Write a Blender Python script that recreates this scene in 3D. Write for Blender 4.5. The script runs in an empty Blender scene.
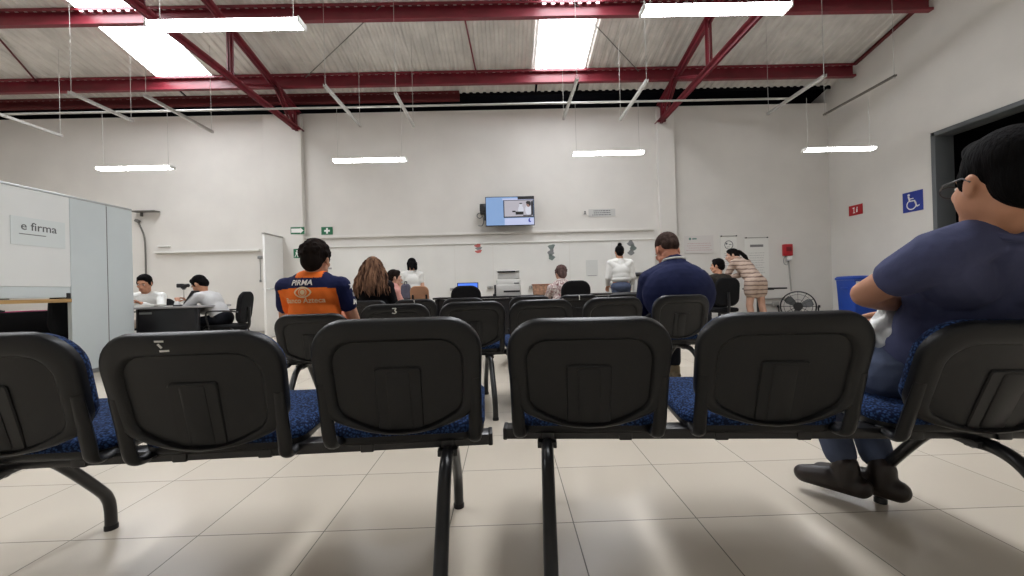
import bpy, bmesh, math, random
from mathutils import Vector, Matrix, Euler
from mathutils.bvhtree import BVHTree
R = math.radians
SC = bpy.context.scene
SC.view_settings.view_transform = 'Standard'; SC.view_settings.look = 'None'; SC.view_settings.gamma = 1; SC.view_settings.use_curve_mapping = False; SC.view_settings.exposure = .58
COL = SC.collection
random.seed(7)

# ------------------------------------------------------------------ camera
F_PX, YAW, PITCH, ROLL, CAM_H = 404.07, 0.01528, 0.00408, -0.02717, 0.8516
def cam_axes():
    cy, sy, cp, sp = math.cos(YAW), math.sin(YAW), math.cos(PITCH), math.sin(PITCH)
    cr, sr = math.cos(ROLL), math.sin(ROLL)
    f = Vector((sy*cp, cy*cp, sp)); r = Vector((cy, -sy, 0)); u = r.cross(f)
    return cr*r + sr*u, -sr*r + cr*u, f
CR, CU, CF = cam_axes()
def at(px, py, Y):
    """the point of the room seen at that pixel, Y metres into the room"""
    d = CF + CR*((px-512)/F_PX) + CU*((288-py)/F_PX)
    return Vector((0, 0, CAM_H)) + d*(Y/d.y)
def at_x(px, py, X):
    d = CF + CR*((px-512)/F_PX) + CU*((288-py)/F_PX)
    return Vector((0, 0, CAM_H)) + d*(X/d.x)
cd = bpy.data.cameras.new('camera'); cam = bpy.data.objects.new('camera', cd); COL.objects.link(cam)
cd.sensor_width = 36; cd.lens = F_PX*36/1024; cd.clip_start = 0.02; cd.clip_end = 100
M4 = Matrix.Identity(4)
for i in range(3):
    M4[i][0] = CR[i]; M4[i][1] = CU[i]; M4[i][2] = -CF[i]
M4[2][3] = CAM_H
cam.matrix_world = M4
SC.camera = cam

# ------------------------------------------------------------------ materials
def lin(c):
    def s(v):
        v /= 255.0
        return v/12.92 if v <= .04045 else ((v+.055)/1.055)**2.4
    return (s(c[0]), s(c[1]), s(c[2]), 1)
MATS = {}
def mat(name, rgb, rough=.5, metal=0, emit=0, noise=0, nscale=8, bump=0, bscale=60, rgb2=None, spec=.5, stretch=None, sheen=0, alpha=None):
    if name in MATS: return MATS[name]
    m = bpy.data.materials.new(name); m.use_nodes = True
    nt = m.node_tree; b = nt.nodes['Principled BSDF']
    b.inputs['Base Color'].default_value = lin(rgb)
    b.inputs['Roughness'].default_value = rough; b.inputs['Metallic'].default_value = metal
    b.inputs['Specular IOR Level'].default_value = spec
    if sheen: b.inputs['Sheen Weight'].default_value = sheen
    if emit:
        if name.startswith('screen_'): b.inputs['Base Color'].default_value = (.02, .02, .02, 1)
        b.inputs['Emission Color'].default_value = lin(rgb); b.inputs['Emission Strength'].default_value = emit
    if noise or bump:
        tc = nt.nodes.new('ShaderNodeTexCoord'); mp = nt.nodes.new('ShaderNodeMapping')
        nt.links.new(tc.outputs['Object'], mp.inputs['Vector'])
        if stretch: mp.inputs['Scale'].default_value = stretch
    if noise:
        n = nt.nodes.new('ShaderNodeTexNoise'); n.inputs['Scale'].default_value = nscale; n.inputs['Detail'].default_value = 4
        nt.links.new(mp.outputs['Vector'], n.inputs['Vector'])
        mx = nt.nodes.new('ShaderNodeMix'); mx.data_type = 'RGBA'
        r2 = rgb2 or tuple(max(0, c*(1-noise)) for c in rgb)
        mx.inputs[6].default_value = lin(rgb); mx.inputs[7].default_value = lin(r2)
        cr_ = nt.nodes.new('ShaderNodeMapRange'); cr_.inputs[1].default_value = .35; cr_.inputs[2].default_value = .65
        nt.links.new(n.outputs['Fac'], cr_.inputs[0]); nt.links.new(cr_.outputs[0], mx.inputs[0])
        nt.links.new(mx.outputs[2], b.inputs['Base Color'])
    if bump:
        n2 = nt.nodes.new('ShaderNodeTexNoise'); n2.inputs['Scale'].default_value = bscale; n2.inputs['Detail'].default_value = 5
        nt.links.new(mp.outputs['Vector'], n2.inputs['Vector'])
        bp = nt.nodes.new('ShaderNodeBump'); bp.inputs['Strength'].default_value = bump; bp.inputs['Distance'].default_value = .01
        nt.links.new(n2.outputs['Fac'], bp.inputs['Height']); nt.links.new(bp.outputs[0], b.inputs['Normal'])
    MATS[name] = m
    return m

def floor_mat():
    m = bpy.data.materials.new('cream_floor_tile'); m.use_nodes = True
    nt = m.node_tree; b = nt.nodes['Principled BSDF']
    tc = nt.nodes.new('ShaderNodeTexCoord'); sp = nt.nodes.new('ShaderNodeSeparateXYZ')
    nt.links.new(tc.outputs['Object'], sp.inputs[0])
    T = .45
    def math_(op, a, bb):
        n = nt.nodes.new('ShaderNodeMath'); n.operation = op
        for i, v in enumerate((a, bb)):
            if v is None: continue
            if isinstance(v, (int, float)): n.inputs[i].default_value = v
            else: nt.links.new(v, n.inputs[i])
        return n.outputs[0]
    def line(o, off):
        q = math_('ADD', math_('DIVIDE', o, T), off)
        f = math_('FRACT', q, None)
        d = math_('ABSOLUTE', math_('SUBTRACT', f, .5), None)
        return math_('GREATER_THAN', d, .5-.0045), math_('FLOOR', q, None)
    gx, ix = line(sp.outputs[0], 4.5057 + 50)
    gy, iy = line(sp.outputs[1], -2.2638 + 50)
    g = math_('MAXIMUM', gx, gy)
    wn = nt.nodes.new('ShaderNodeTexWhiteNoise'); wn.noise_dimensions = '2D'
    cb = nt.nodes.new('ShaderNodeCombineXYZ'); nt.links.new(ix, cb.inputs[0]); nt.links.new(iy, cb.inputs[1])
    nt.links.new(cb.outputs[0], wn.inputs['Vector'])
    ns = nt.nodes.new('ShaderNodeTexNoise'); ns.inputs['Scale'].default_value = 3.0; ns.inputs['Detail'].default_value = 6
    nt.links.new(tc.outputs['Object'], ns.inputs['Vector'])
    fac = math_('ADD', math_('MULTIPLY', wn.outputs['Value'], .5), math_('MULTIPLY', ns.outputs['Fac'], .5))
    mx = nt.nodes.new('ShaderNodeMix'); mx.data_type = 'RGBA'
    mx.inputs[6].default_value = lin((211, 201, 185)); mx.inputs[7].default_value = lin((200, 190, 174))
    nt.links.new(fac, mx.inputs[0])
    mg = nt.nodes.new('ShaderNodeMix'); mg.data_type = 'RGBA'
    nt.links.new(g, mg.inputs[0]); nt.links.new(mx.outputs[2], mg.inputs[6]); mg.inputs[7].default_value = lin((112, 107, 97))
    nt.links.new(mg.outputs[2], b.inputs['Base Color'])
    rr = math_('ADD', math_('MULTIPLY', g, .4), .24); nt.links.new(rr, b.inputs['Roughness'])
    b.inputs['Specular IOR Level'].default_value = .45
    return m

def seat_fabric():
    m = bpy.data.materials.new('blue_speckled_fabric'); m.use_nodes = True
    nt = m.node_tree; b = nt.nodes['Principled BSDF']
    tc = nt.nodes.new('ShaderNodeTexCoord')
    v = nt.nodes.new('ShaderNodeTexVoronoi'); v.inputs['Scale'].default_value = 130
    nt.links.new(tc.outputs['Object'], v.inputs['Vector'])
    mr = nt.nodes.new('ShaderNodeMapRange'); mr.inputs[1].default_value = .25; mr.inputs[2].default_value = .6
    nt.links.new(v.outputs['Distance'], mr.inputs[0])
    mx = nt.nodes.new('ShaderNodeMix'); mx.data_type = 'RGBA'
    mx.inputs[6].default_value = lin((48, 74, 118)); mx.inputs[7].default_value = lin((18, 28, 54))
    nt.links.new(mr.outputs[0], mx.inputs[0]); nt.links.new(mx.outputs[2], b.inputs['Base Color'])
    b.inputs['Roughness'].default_value = .95; b.inputs['Specular IOR Level'].default_value = .15
    bp = nt.nodes.new('ShaderNodeBump'); bp.inputs['Strength'].default_value = .5; bp.inputs['Distance'].default_value = .004
    nt.links.new(v.outputs['Distance'], bp.inputs['Height']); nt.links.new(bp.outputs[0], b.inputs['Normal'])
    return m

def bands_mat(name, c1, c2, axis, period, duty, rough=.8, c3=None):
    """stripes across an axis of the object"""
    m = bpy.data.materials.new(name); m.use_nodes = True
    nt = m.node_tree; b = nt.nodes['Principled BSDF']
    tc = nt.nodes.new('ShaderNodeTexCoord'); sp = nt.nodes.new('ShaderNodeSeparateXYZ'); nt.links.new(tc.outputs['Object'], sp.inputs[0])
    n = nt.nodes.new('ShaderNodeTexNoise'); n.inputs['Scale'].default_value = 9; nt.links.new(tc.outputs['Object'], n.inputs['Vector'])
    a = nt.nodes.new('ShaderNodeMath'); a.operation = 'MULTIPLY_ADD'; nt.links.new(n.outputs['Fac'], a.inputs[0]); a.inputs[1].default_value = period*.5
    nt.links.new(sp.outputs[axis], a.inputs[2])
    d = nt.nodes.new('ShaderNodeMath'); d.operation = 'DIVIDE'; nt.links.new(a.outputs[0], d.inputs[0]); d.inputs[1].default_value = period
    f = nt.nodes.new('ShaderNodeMath'); f.operation = 'FRACT'; nt.links.new(d.outputs[0], f.inputs[0])
    g = nt.nodes.new('ShaderNodeMath'); g.operation = 'GREATER_THAN'; nt.links.new(f.outputs[0], g.inputs[0]); g.inputs[1].default_value = duty
    mx = nt.nodes.new('ShaderNodeMix'); mx.data_type = 'RGBA'; mx.inputs[6].default_value = lin(c1); mx.inputs[7].default_value = lin(c2)
    nt.links.new(g.outputs[0], mx.inputs[0]); nt.links.new(mx.outputs[2], b.inputs['Base Color']); b.inputs['Roughness'].default_value = rough
    return m

PAINT = mat('white_wall_paint', (217, 214, 208), .75, noise=.025, nscale=1.6, bump=.06, bscale=35, spec=.25)
PANEL = mat('white_panel_paint', (222, 221, 216), .6, noise=.02, nscale=2, spec=.3)
FLOOR = floor_mat()
ROOF = mat('galvanised_sheet', (206, 202, 195), .6, .0, noise=.1, nscale=2.5)
REDP = mat('red_oxide_steel', (122, 36, 48), .38, noise=.12, nscale=3, spec=.5)
DARKRED = mat('dark_and_shaded_red_steel', (88, 24, 28), .5)
VOID = mat('dark_space_black', (10, 10, 14), .9, spec=.1)  # black paint in place of the shade in the gap and passage
LIT = mat('daylit_fibreglass', (247, 250, 255), .5, emit=9)
TUBE = mat('lit_diffuser', (250, 250, 252), .4, emit=18)
ENAMEL = mat('white_enamel', (226, 225, 220), .4)
GALV = mat('pale_galvanised', (168, 166, 160), .45, .4)
DGALV = mat('dull_grey_steel', (112, 110, 106), .5, .4)
PLASTIC = mat('black_plastic', (15, 16, 19), .4, bump=.06, bscale=500, spec=.4)
METALB = mat('black_tube_enamel', (27, 27, 29), .3, spec=.5)
FABRIC = seat_fabric()
OFFICE = mat('black_upholstery', (20, 20, 22), .9, bump=.2, bscale=300, spec=.2)
DESK = mat('black_desk_laminate', (21, 20, 24), .4, noise=.1)
WHITEP = mat('white_plastic', (222, 222, 218), .45)
PAPER = mat('white_paper', (220, 219, 213), .8)
GREYP = mat('grey_plastic', (120, 122, 122), .5)
DARKP = mat('dark_plastic', (28, 29, 32), .45)
GREENS = mat('sign_green', (18, 104, 66), .5)
REDS = mat('sign_red', (172, 22, 34), .5)
BLUES = mat('sign_blue', (32, 52, 140), .5)
SIGNW = mat('sign_white', (232, 232, 228), .5)
INK = mat('grey_ink', (92, 94, 96), .7)
PALEINK = mat('pale_grey_ink', (150, 148, 148), .7)
PINKINK = mat('dull_pink_ink', (190, 160, 160), .7)
PARTN = mat('partition_grey_blue', (204, 213, 215), .55, noise=.02, nscale=2)
PARTW = mat('partition_white', (228, 231, 230), .5, noise=.015, nscale=2)
ALU = mat('aluminium', (176, 180, 180), .35, .7)
WOOD = mat('pale_wood', (186, 150, 96), .5, noise=.2, nscale=5, stretch=(1, .2, 8))
TANW = mat('tan_plywood', (212, 158, 120), .5, noise=.08, nscale=4)
FRAME = mat('grey_door_enamel', (96, 100, 102), .45)
BLUEPL = mat('blue_polythene', (24, 66, 158), .4)

# ------------------------------------------------------------------ mesh helpers
def finish(name, bm, m, parent=None, smooth=True, sharp=35):
    me = bpy.data.meshes.new(name)
    bmesh.ops.remove_doubles(bm, verts=bm.verts, dist=1e-5)
    bmesh.ops.recalc_face_normals(bm, faces=bm.faces)
    bm.to_mesh(me); bm.free()
    ms = m if isinstance(m, (list, tuple)) else [m]
    for x in ms: me.materials.append(x)
    if smooth:
        me.polygons.foreach_set('use_smooth', [True]*len(me.polygons))
        me.set_sharp_from_angle(angle=R(sharp))
    o = bpy.data.objects.new(name, me); COL.objects.link(o)
    if parent is not None: o.parent = parent
    return o
class MB:
    def __init__(s): s.bm = bmesh.new(); s.mi = 0
    def _mark(s, faces):
        for f in faces: f.material_index = s.mi
    def box(s, c, size, rot=None, bev=0, seg=2):
        b2 = bmesh.new(); bmesh.ops.create_cube(b2, size=1)
        for v in b2.verts: v.co = Vector((v.co.x*size[0], v.co.y*size[1], v.co.z*size[2]))
        if bev: bmesh.ops.bevel(b2, geom=b2.edges[:], offset=bev, segments=seg, affect='EDGES', profile=.5)
        mtx = Matrix.Translation(Vector(c)) @ (Euler(rot).to_matrix().to_4x4() if rot else Matrix.Identity(4))
        return s.merge(b2, mtx)
    def merge(s, b2, mtx=None):
        mp = {}
        for v in b2.verts: mp[v] = s.bm.verts.new((mtx @ v.co) if mtx else v.co)
        for f in b2.faces:
            try:
                nf = s.bm.faces.new([mp[v] for v in f.verts]); nf.material_index = s.mi
            except ValueError: pass
        b2.free(); return s
    def loft(s, loops, cap=True, closed=False):
        L = [[s.bm.verts.new(p) for p in lp] for lp in loops]; n = len(L[0])
        prs = list(zip(L, L[1:])) + ([(L[-1], L[0])] if closed else [])
        for a, b in prs:
            for i in range(n):
                j = (i+1) % n
                try: s.bm.faces.new((a[i], a[j], b[j], b[i])).material_index = s.mi
                except ValueError: pass
        if cap and not closed:
            for lp in (L[0], L[-1]):
                try: s.bm.faces.new(lp).material_index = s.mi
                except ValueError: pass
        return s
    def tube(s, path, r, seg=10, closed=False, flat=1.0):
        P = [Vector(p) for p in path]; n = len(P); loops = []
        rr = r if isinstance(r, (list, tuple)) else [r]*n
        t0 = (P[1]-P[0]).normalized()
        up = Vector((0, 0, 1)) if abs(t0.z) < .9 else Vector((0, 1, 0))
        a = t0.cross(up).normalized()
        for i in range(n):
            if closed: t = (P[(i+1) % n]-P[i-1]).normalized()
            else: t = (P[min(i+1, n-1)]-P[max(i-1, 0)]).normalized()
            a = (a - t*a.dot(t)).normalized(); b = t.cross(a)
            loops.append([P[i]+(a*math.cos(q)+b*math.sin(q)*flat)*rr[i] for q in [2*math.pi*k/seg for k in range(seg)]])
        return s.loft(loops, True, closed)
    def lathe(s, prof, c=(0, 0, 0), seg=24, axis='Z', cap=True):
        c = Vector(c); loops = []
        for k in range(seg):
            q = 2*math.pi*k/seg
            lp = []
            for r, h in prof:
                x, y = r*math.cos(q), r*math.sin(q)
                lp.append(c + (Vector((x, y, h)) if axis == 'Z' else Vector((x, h, y)) if axis == 'Y' else Vector((h, x, y))))
            loops.append(lp)
        L = [[s.bm.verts.new(p) for p in lp] for lp in loops]
        for i in range(seg):
            a, b = L[i], L[(i+1) % seg]
            for j in range(len(prof)-1):
                try: s.bm.faces.new((a[j], a[j+1], b[j+1], b[j])).material_index = s.mi
                except ValueError: pass
        for j in (0, len(prof)-1):
            if cap and prof[j][0] > 1e-6:
                try: s.bm.faces.new([L[i][j] for i in range(seg)]).material_index = s.mi
                except ValueError: pass
        return s
    def prism(s, pts, mtx, d):
        """outline in the xy plane of mtx, thickness d along its z"""
        return s.loft([[mtx @ Vector((x, y, 0)) for x, y in pts], [mtx @ Vector((x, y, d)) for x, y in pts]])
    def ball(s, c, r, rot=None, sub=3):
        b2 = bmesh.new(); bmesh.ops.create_icosphere(b2, subdivisions=sub, radius=1)
        rr = r if isinstance(r, (list, tuple)) else (r, r, r)
        mtx = Matrix.Translation(Vector(c)) @ (rot.to_4x4() if rot is not None else Matrix.Identity(4)) @ Matrix.Diagonal((*rr, 1))
        return s.merge(b2, mtx)
    def cone(s, p0, r0, p1, r1):
        p0, p1 = Vector(p0), Vector(p1)
        s.ball(p0, r0, sub=2); s.ball(p1, r1, sub=2)
        if (p1-p0).length > 1e-4: s.tube([p0, p1], [r0, r1], 14)
        return s
    def build(s, name, m, parent=None, smooth=True, sharp=35):
        return finish(name, s.bm, m, parent, smooth, sharp)
def tag(o, label, cat, group=None):
    o['label'] = label; o['category'] = cat
    if group: o['group'] = group
    return o
def thing(name, label, cat, loc=(0, 0, 0), rotz=0, group=None):
    o = bpy.data.objects.new(name, None); COL.objects.link(o); o.empty_display_size = .1
    o.location = loc; o.rotation_euler = (0, 0, rotz)
    return tag(o, label, cat, group)
def struct(o): o['kind'] = 'structure'; return o
KIDS = {}
def copy_tree(o, parent=None):
    c = o.copy(); COL.objects.link(c)
    if parent is not None: c.parent = parent
    for ch in [x for x in o.children]: copy_tree(ch, c)
    return c
def rrect(w, h, r, n=6, r2=None):
    """rounded rectangle outline centred at 0, r top corners, r2 bottom corners"""
    r2 = r if r2 is None else r2; out = []
    for cx, cy, rad, a0 in ((w/2-r, h/2-r, r, 0), (-w/2+r, h/2-r, r, 90), (-w/2+r2, -h/2+r2, r2, 180), (w/2-r2, -h/2+r2, r2, 270)):
        for k in range(n+1):
            q = R(a0+90*k/n); out.append((cx+rad*math.cos(q), cy+rad*math.sin(q)))
    return out
def smooth_path(pts, n=6):
    """Catmull-Rom through points"""
    P = [Vector(p) for p in pts]; out = []
    for i in range(len(P)-1):
        p0, p1, p2, p3 = P[max(i-1, 0)], P[i], P[i+1], P[min(i+2, len(P)-1)]
        for k in range(n):
            t = k/n
            out.append(.5*((2*p1)+(p2-p0)*t+(2*p0-5*p1+4*p2-p3)*t*t+(3*p1-p0-3*p2+p3)*t*t*t))
    out.append(P[-1]); return out
def lettering(name, body, size, m, parent, mtx, depth=.002, align='CENTER', bold=0, shear=0):
    cu = bpy.data.curves.new(name, 'FONT'); cu.body = body; cu.size = size; cu.extrude = depth; cu.align_x = align; cu.align_y = 'CENTER'
    cu.offset = bold; cu.shear = shear; cu.resolution_u = 3
    t = bpy.data.objects.new(name+'_src', cu); COL.objects.link(t)
    bpy.context.view_layer.update()
    me = bpy.data.meshes.new_from_object(t.evaluated_get(bpy.context.evaluated_depsgraph_get()))
    bpy.data.objects.remove(t); bpy.data.curves.remove(cu)
    me.name = name; me.transform(mtx); me.materials.clear(); me.materials.append(m)
    o = bpy.data.objects.new(name, me); COL.objects.link(o)
    if parent is not None: o.parent = parent
    return o
def frame_m(o, x, y, z):
    """matrix with given axes and origin"""
    m = Matrix.Identity(4)
    for i in range(3):
        m[i][0] = x[i]; m[i][1] = y[i]; m[i][2] = z[i]; m[i][3] = o[i]
    return m
def on_back(px, py, off=0.0, Y=9.0):
    """frame on a wall facing the camera: x right, y up, z towards us"""
    p = at(px, py, Y); p.y -= off
    return frame_m(p, Vector((1, 0, 0)), Vector((0, 0, 1)), Vector((0, -1, 0)))

# ================================================================== ROOM
XL, XR, YB, YF = -12.6, 7.36, 9.0, -4.2
def roof_z(y): return 5.325 + .21*(8.23-y)
b = MB(); b.box(((XL+XR+1.5)/2, (YF+10)/2, -.05), (XR-XL+1.9, 10-YF+.4, .1)); struct(b.build('floor', FLOOR, smooth=False))
b = MB(); b.box(((XL+XR)/2, YB+.1, 2.435), (XR-XL, .2, 4.87)); struct(b.build('wall_back', PAINT, smooth=False))
b = MB(); b.box(((XL+XR)/2, YB+.72, 4.8), (XR-XL+.6, .1, 3.4)); struct(b.build('wall_beyond', VOID, smooth=False))  # black sheet painted as the dark space seen over the wall top
b = MB()
def yz_prism(y0, y1, z0, x0, x1, z1=None):
    pts = [(y0, z0), (y1, z0), (y1, z1 if z1 else roof_z(y1)+.02), (y0, z1 if z1 else roof_z(y0)+.02)]
    b.loft([[Vector((x0, y, z)) for y, z in pts], [Vector((x1, y, z)) for y, z in pts]])
DY0, DY1, DZ = 4.0, 6.79, 3.33
yz_prism(DY1, 9.8, 0, XR, XR+.3); yz_prism(DY0, DY1, DZ, XR, XR+.3); yz_prism(YF, DY0, 0, XR, XR+.3)
struct(b.build('wall_right', PAINT, smooth=False))
b = MB(); yz_prism(YF, 9.8, 0, XL-.2, XL); struct(b.build('wall_left', PAINT, smooth=False))
b = MB(); b.box(((XL+XR)/2, YF-.1, 4), (XR-XL+.5, .2, 8.2)); struct(b.build('wall_front', PAINT, smooth=False))
# passage behind the door opening, walls painted black for its darkness
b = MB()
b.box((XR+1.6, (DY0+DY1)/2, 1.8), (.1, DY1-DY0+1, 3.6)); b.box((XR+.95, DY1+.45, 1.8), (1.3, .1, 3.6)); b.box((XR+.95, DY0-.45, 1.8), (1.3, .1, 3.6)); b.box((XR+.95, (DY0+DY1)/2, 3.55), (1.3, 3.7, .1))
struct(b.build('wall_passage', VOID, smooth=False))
dr = bpy.data.objects.new('door_1', None); COL.objects.link(dr); struct(dr)
b = MB()
for y in (DY0+.03, DY1-.03): b.box((XR+.135, y, DZ/2), (.33, .07, DZ), bev=.006)
b.box((XR+.135, (DY0+DY1)/2, DZ-.035), (.33, DY1-DY0-.02, .07), bev=.006)
b.build('door_frame', FRAME, dr)
# corrugated roof with two daylight strips
STRIPS = [(-6.82, -5.86), (.79, 1.68)]
def corr_x(x0, x1):
    out = []; p = .15; k0 = math.floor(x0/p); k1 = math.ceil(x1/p)
    for k in range(k0, k1+1):
        for dx, dz in ((0, 0), (.05, 0), (.075, .022), (.125, .022)):
            x = k*p+dx
            if x0 <= x <= x1: out.append((x, dz))
    return out
def sheet(x0, x1, y0, y1):
    return [[Vector((x, y, roof_z(y)+dz)) for x, dz in corr_x(x0, x1)] for y in (y0, y1)]
def add_sheet(b, x0, x1, y0, y1):
    L = [[b.bm.verts.new(p) for p in lp] for lp in sheet(x0, x1, y0, y1)]
    U = [[b.bm.verts.new(v.co + Vector((0, 0, .008))) for v in lp] for lp in L]
    for i in range(len(L[0])-1):
        b.bm.faces.new((L[0][i], L[0][i+1], L[1][i+1], L[1][i]))
        b.bm.faces.new((U[0][i], U[1][i], U[1][i+1], U[0][i+1]))
SKY0, SKY1 = .6, 8.2
b = MB(); xs = [XL-.2] + [v for s in STRIPS for v in s] + [XR+.35]
for i in range(0, len(xs), 2): add_sheet(b, xs[i], xs[i+1], YF-.2, 8.87)
for s in STRIPS: add_sheet(b, *s, SKY1, 8.87); add_sheet(b, *s, YF-.2, SKY0)
struct(b.build('ceiling', ROOF, smooth=False))
SK = []
for s, lab in zip(STRIPS, ('translucent roof strip glowing with daylight above the long pale partition on the left', 'translucent roof strip glowing with daylight nearly above the wall screen')):
    b = MB(); add_sheet(b, s[0]-.08, s[1]+.08, SKY0-.1, SKY1+.02)
    o = b.build('skylight_strip', LIT, smooth=False); o['kind'] = 'thing'; tag(o, lab, 'skylight', 'daylight strips in the corrugated roof'); SK.append(o)

# purlins: C-channels, open side towards the camera
def purlin(y, h, x0, x1, label, m=REDP, drop=.0):
    z1 = roof_z(y)-drop; z0 = z1-h; w = .09; t = .012; l = .045
    pts = [(y, z0+l), (y, z0), (y+w, z0), (y+w, z1), (y, z1), (y, z1-l), (y+t, z1-l), (y+t, z1-t), (y+w-t, z1-t), (y+w-t, z0+t), (y+t, z0+t), (y+t, z0+l)]
    mb = MB(); mb.loft([[Vector((x, a, c)) for a, c in pts] for x in (x0, x1)])
    o = mb.build('roof_purlin', m, smooth=False); o['kind'] = 'thing'
    return tag(o, label, 'steel beam', 'red roof purlins')
purlin(6.68, .27, XL, XR-.02, 'red steel roof purlin nearest the camera, running along the top of the view')
purlin(8.20, .27, XL, XR-.02, 'second red steel roof purlin, running unbroken just in front of the dark gap')
purlin(8.78, .2, XL, -.9, 'third shaded red purlin half lost in the dark gap above the wall, stopping midway', DARKRED)  # darker red paints the shade this purlin lies in
b = MB(); b.box(((XR-.9)/2, 8.885, roof_z(8.885)), (XR+.9, .02, .10)); struct(b.build('trim_20', VOID, smooth=False))  # added black strip, gives the painted darkness a straight upper edge
# red edge angle where the roof meets the right wall
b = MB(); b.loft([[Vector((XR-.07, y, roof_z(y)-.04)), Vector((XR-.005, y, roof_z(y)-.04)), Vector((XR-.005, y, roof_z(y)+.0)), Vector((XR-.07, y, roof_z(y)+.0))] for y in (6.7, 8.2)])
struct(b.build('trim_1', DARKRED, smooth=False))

def truss(X, label):
    t = thing('roof_truss', label, 'roof truss', (X, 8.85, 4.5), 0, 'red roof trusses')
    def seg(nm, p0, p1, w=.055, gap=.03):
        mb = MB(); p0 = Vector(p0); p1 = Vector(p1); d = (p1-p0).normalized()
        n = Vector((0, -d.z, d.y))
        for sx in (-1, 1):      # two angles back to back
            for (ax, an) in (((0, w), (0, .008)), ((0, .008), (0, w))):
                lp = []
                for q in (p0, p1):
                    lp.append([q + Vector((sx*(gap/2+c), 0, 0)) + n*e for c, e in ((ax[0], an[0]), (ax[1], an[0]), (ax[1], an[1]), (ax[0], an[1]))])
                mb.loft(lp)
        return mb.build(nm, REDP, t, smooth=False)
    def tz(y): return roof_z(y)-.27-.06-4.5      # under the purlins
    Y = lambda y: y-8.85
    seg('bottom_chord', (0, Y(8.9), 0), (0, Y(-1), 0), .07)
    seg('top_chord', (0, Y(8.9), tz(8.9)), (0, Y(-1), tz(-1)), .07)
    for y in (8.72, 6.75, 5.1, 3.4, 1.5): seg('vertical_web', (0, Y(y), 0), (0, Y(y), tz(y)), .045)
    for y0, y1, up in ((8.72, 8.1, 1), (8.05, 7.05, 0), (5.1, 3.4, 1), (3.4, 1.5, 1)):
        a, c = (0, Y(y0), 0), (0, Y(y1), tz(y1))
        if not up: a, c = (0, Y(y0), tz(y0)), (0, Y(y1), .05)
        seg('diagonal_web', a, c, .045)
    mb = MB(); mb.box((0, .05, .18), (.02, .16, .42)); mb.box((0, .06, -.02), (.2, .16, .02)); mb.build('end_plate', REDP, t, smooth=False)
    return t
truss(-4.46, 'red lattice roof truss ending above the wall near the green arrow sign')
truss(3.53, 'red lattice roof truss ending on the pilaster right of the wall screen')

# thin bracing rods under the roof
def rod(p0, p1, label, m=DGALV, r=.009, nm='brace_rod', grp='roof bracing rods', cat='rod'):
    mb = MB(); mb.tube([p0, p1], r, 8); o = mb.build(nm, m); return tag(o, label, cat, grp)
def rp(x, y, dz=-.05): return (x, y, roof_z(y)+dz)
rod(rp(-1.95, 6.7), rp(-3.95, 8.25), 'thin grey brace rod slanting across the roof left of the red sag rod')
rod(rp(1.3, 6.72), rp(2.85, 8.25), 'thin grey brace rod slanting from the middle roof strip towards the right truss')
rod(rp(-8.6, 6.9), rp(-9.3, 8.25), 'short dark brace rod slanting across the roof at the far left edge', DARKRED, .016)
b = MB(); b.tube([rp(-.6, 6.7, -.06), rp(-.48, 8.25, -.06)], .016, 8)
tag(b.build('sag_rod', REDP), 'slim red rod joining the two front purlins left of the wall screen', 'rod')

# ------------------------------------------------------------------ lamps and the channel grid they hang from
def lamp(px, py, Y, label, L=1.17):
    c = at(px, py, Y)
    t = thing('fluorescent_lamp', label, 'ceiling lamp', c, 0, 'hanging fluorescent lamps')
    mb = MB(); mb.loft([[Vector((x, y, z)) for y, z in ((-.025, .036), (-.025, .05), (.025, .05), (.025, .036))] for x in (-L/2, L/2)]); mb.build('housing', ENAMEL, t, smooth=False)
    mb = MB(); mb.loft([[Vector((x, y, z)) for y, z in ((-.026, .04), (-.055, .034), (-.062, .022), (-.052, .004), (-.016, -.004), (.016, -.004), (.052, .004), (.062, .022), (.055, .034), (.026, .04))] for x in (-L/2+.012, L/2-.012)]); mb.build('diffuser', TUBE, t)
    for s in (-1, 1):
        mb = MB(); mb.box((s*(L/2), 0, .020), (.014, .128, .05), bev=.004); mb.build('end_cap', ENAMEL, t)
    return t, c
LAMPS = [(227, 27.5, 3.2, 'nearest lit lamp on the left, under the front left of the roof'), (715, 12, 3.2, 'nearest lit lamp on the right, high under the front purlin'),
         (136, 169.5, 6.62, 'lit lamp hanging before the blank wall left of the left truss end'), (370, 161.5, 6.62, 'lit lamp hanging midway between the left truss end and the wall screen'),
         (608, 154.5, 6.62, 'lit lamp hanging up and right of the wall screen'), (839, 150.5, 6.62, 'lit lamp hanging at the right end near the right wall')]
HB = 3.9
for px, py, Y, lab in LAMPS:
    t, c = lamp(px, py, Y, lab)
    for s in (-1, 1):
        mb = MB()
        if Y > 5: mb.tube([(s*.52, 0, .045), (s*.52, .0, HB-c.z)], .003, 6)
        else: mb.tube([(s*.52, 0, .045), (s*.5, 0, roof_z(Y)-c.z)], .003, 6)
        mb.build('hanger', GALV, t)
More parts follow.
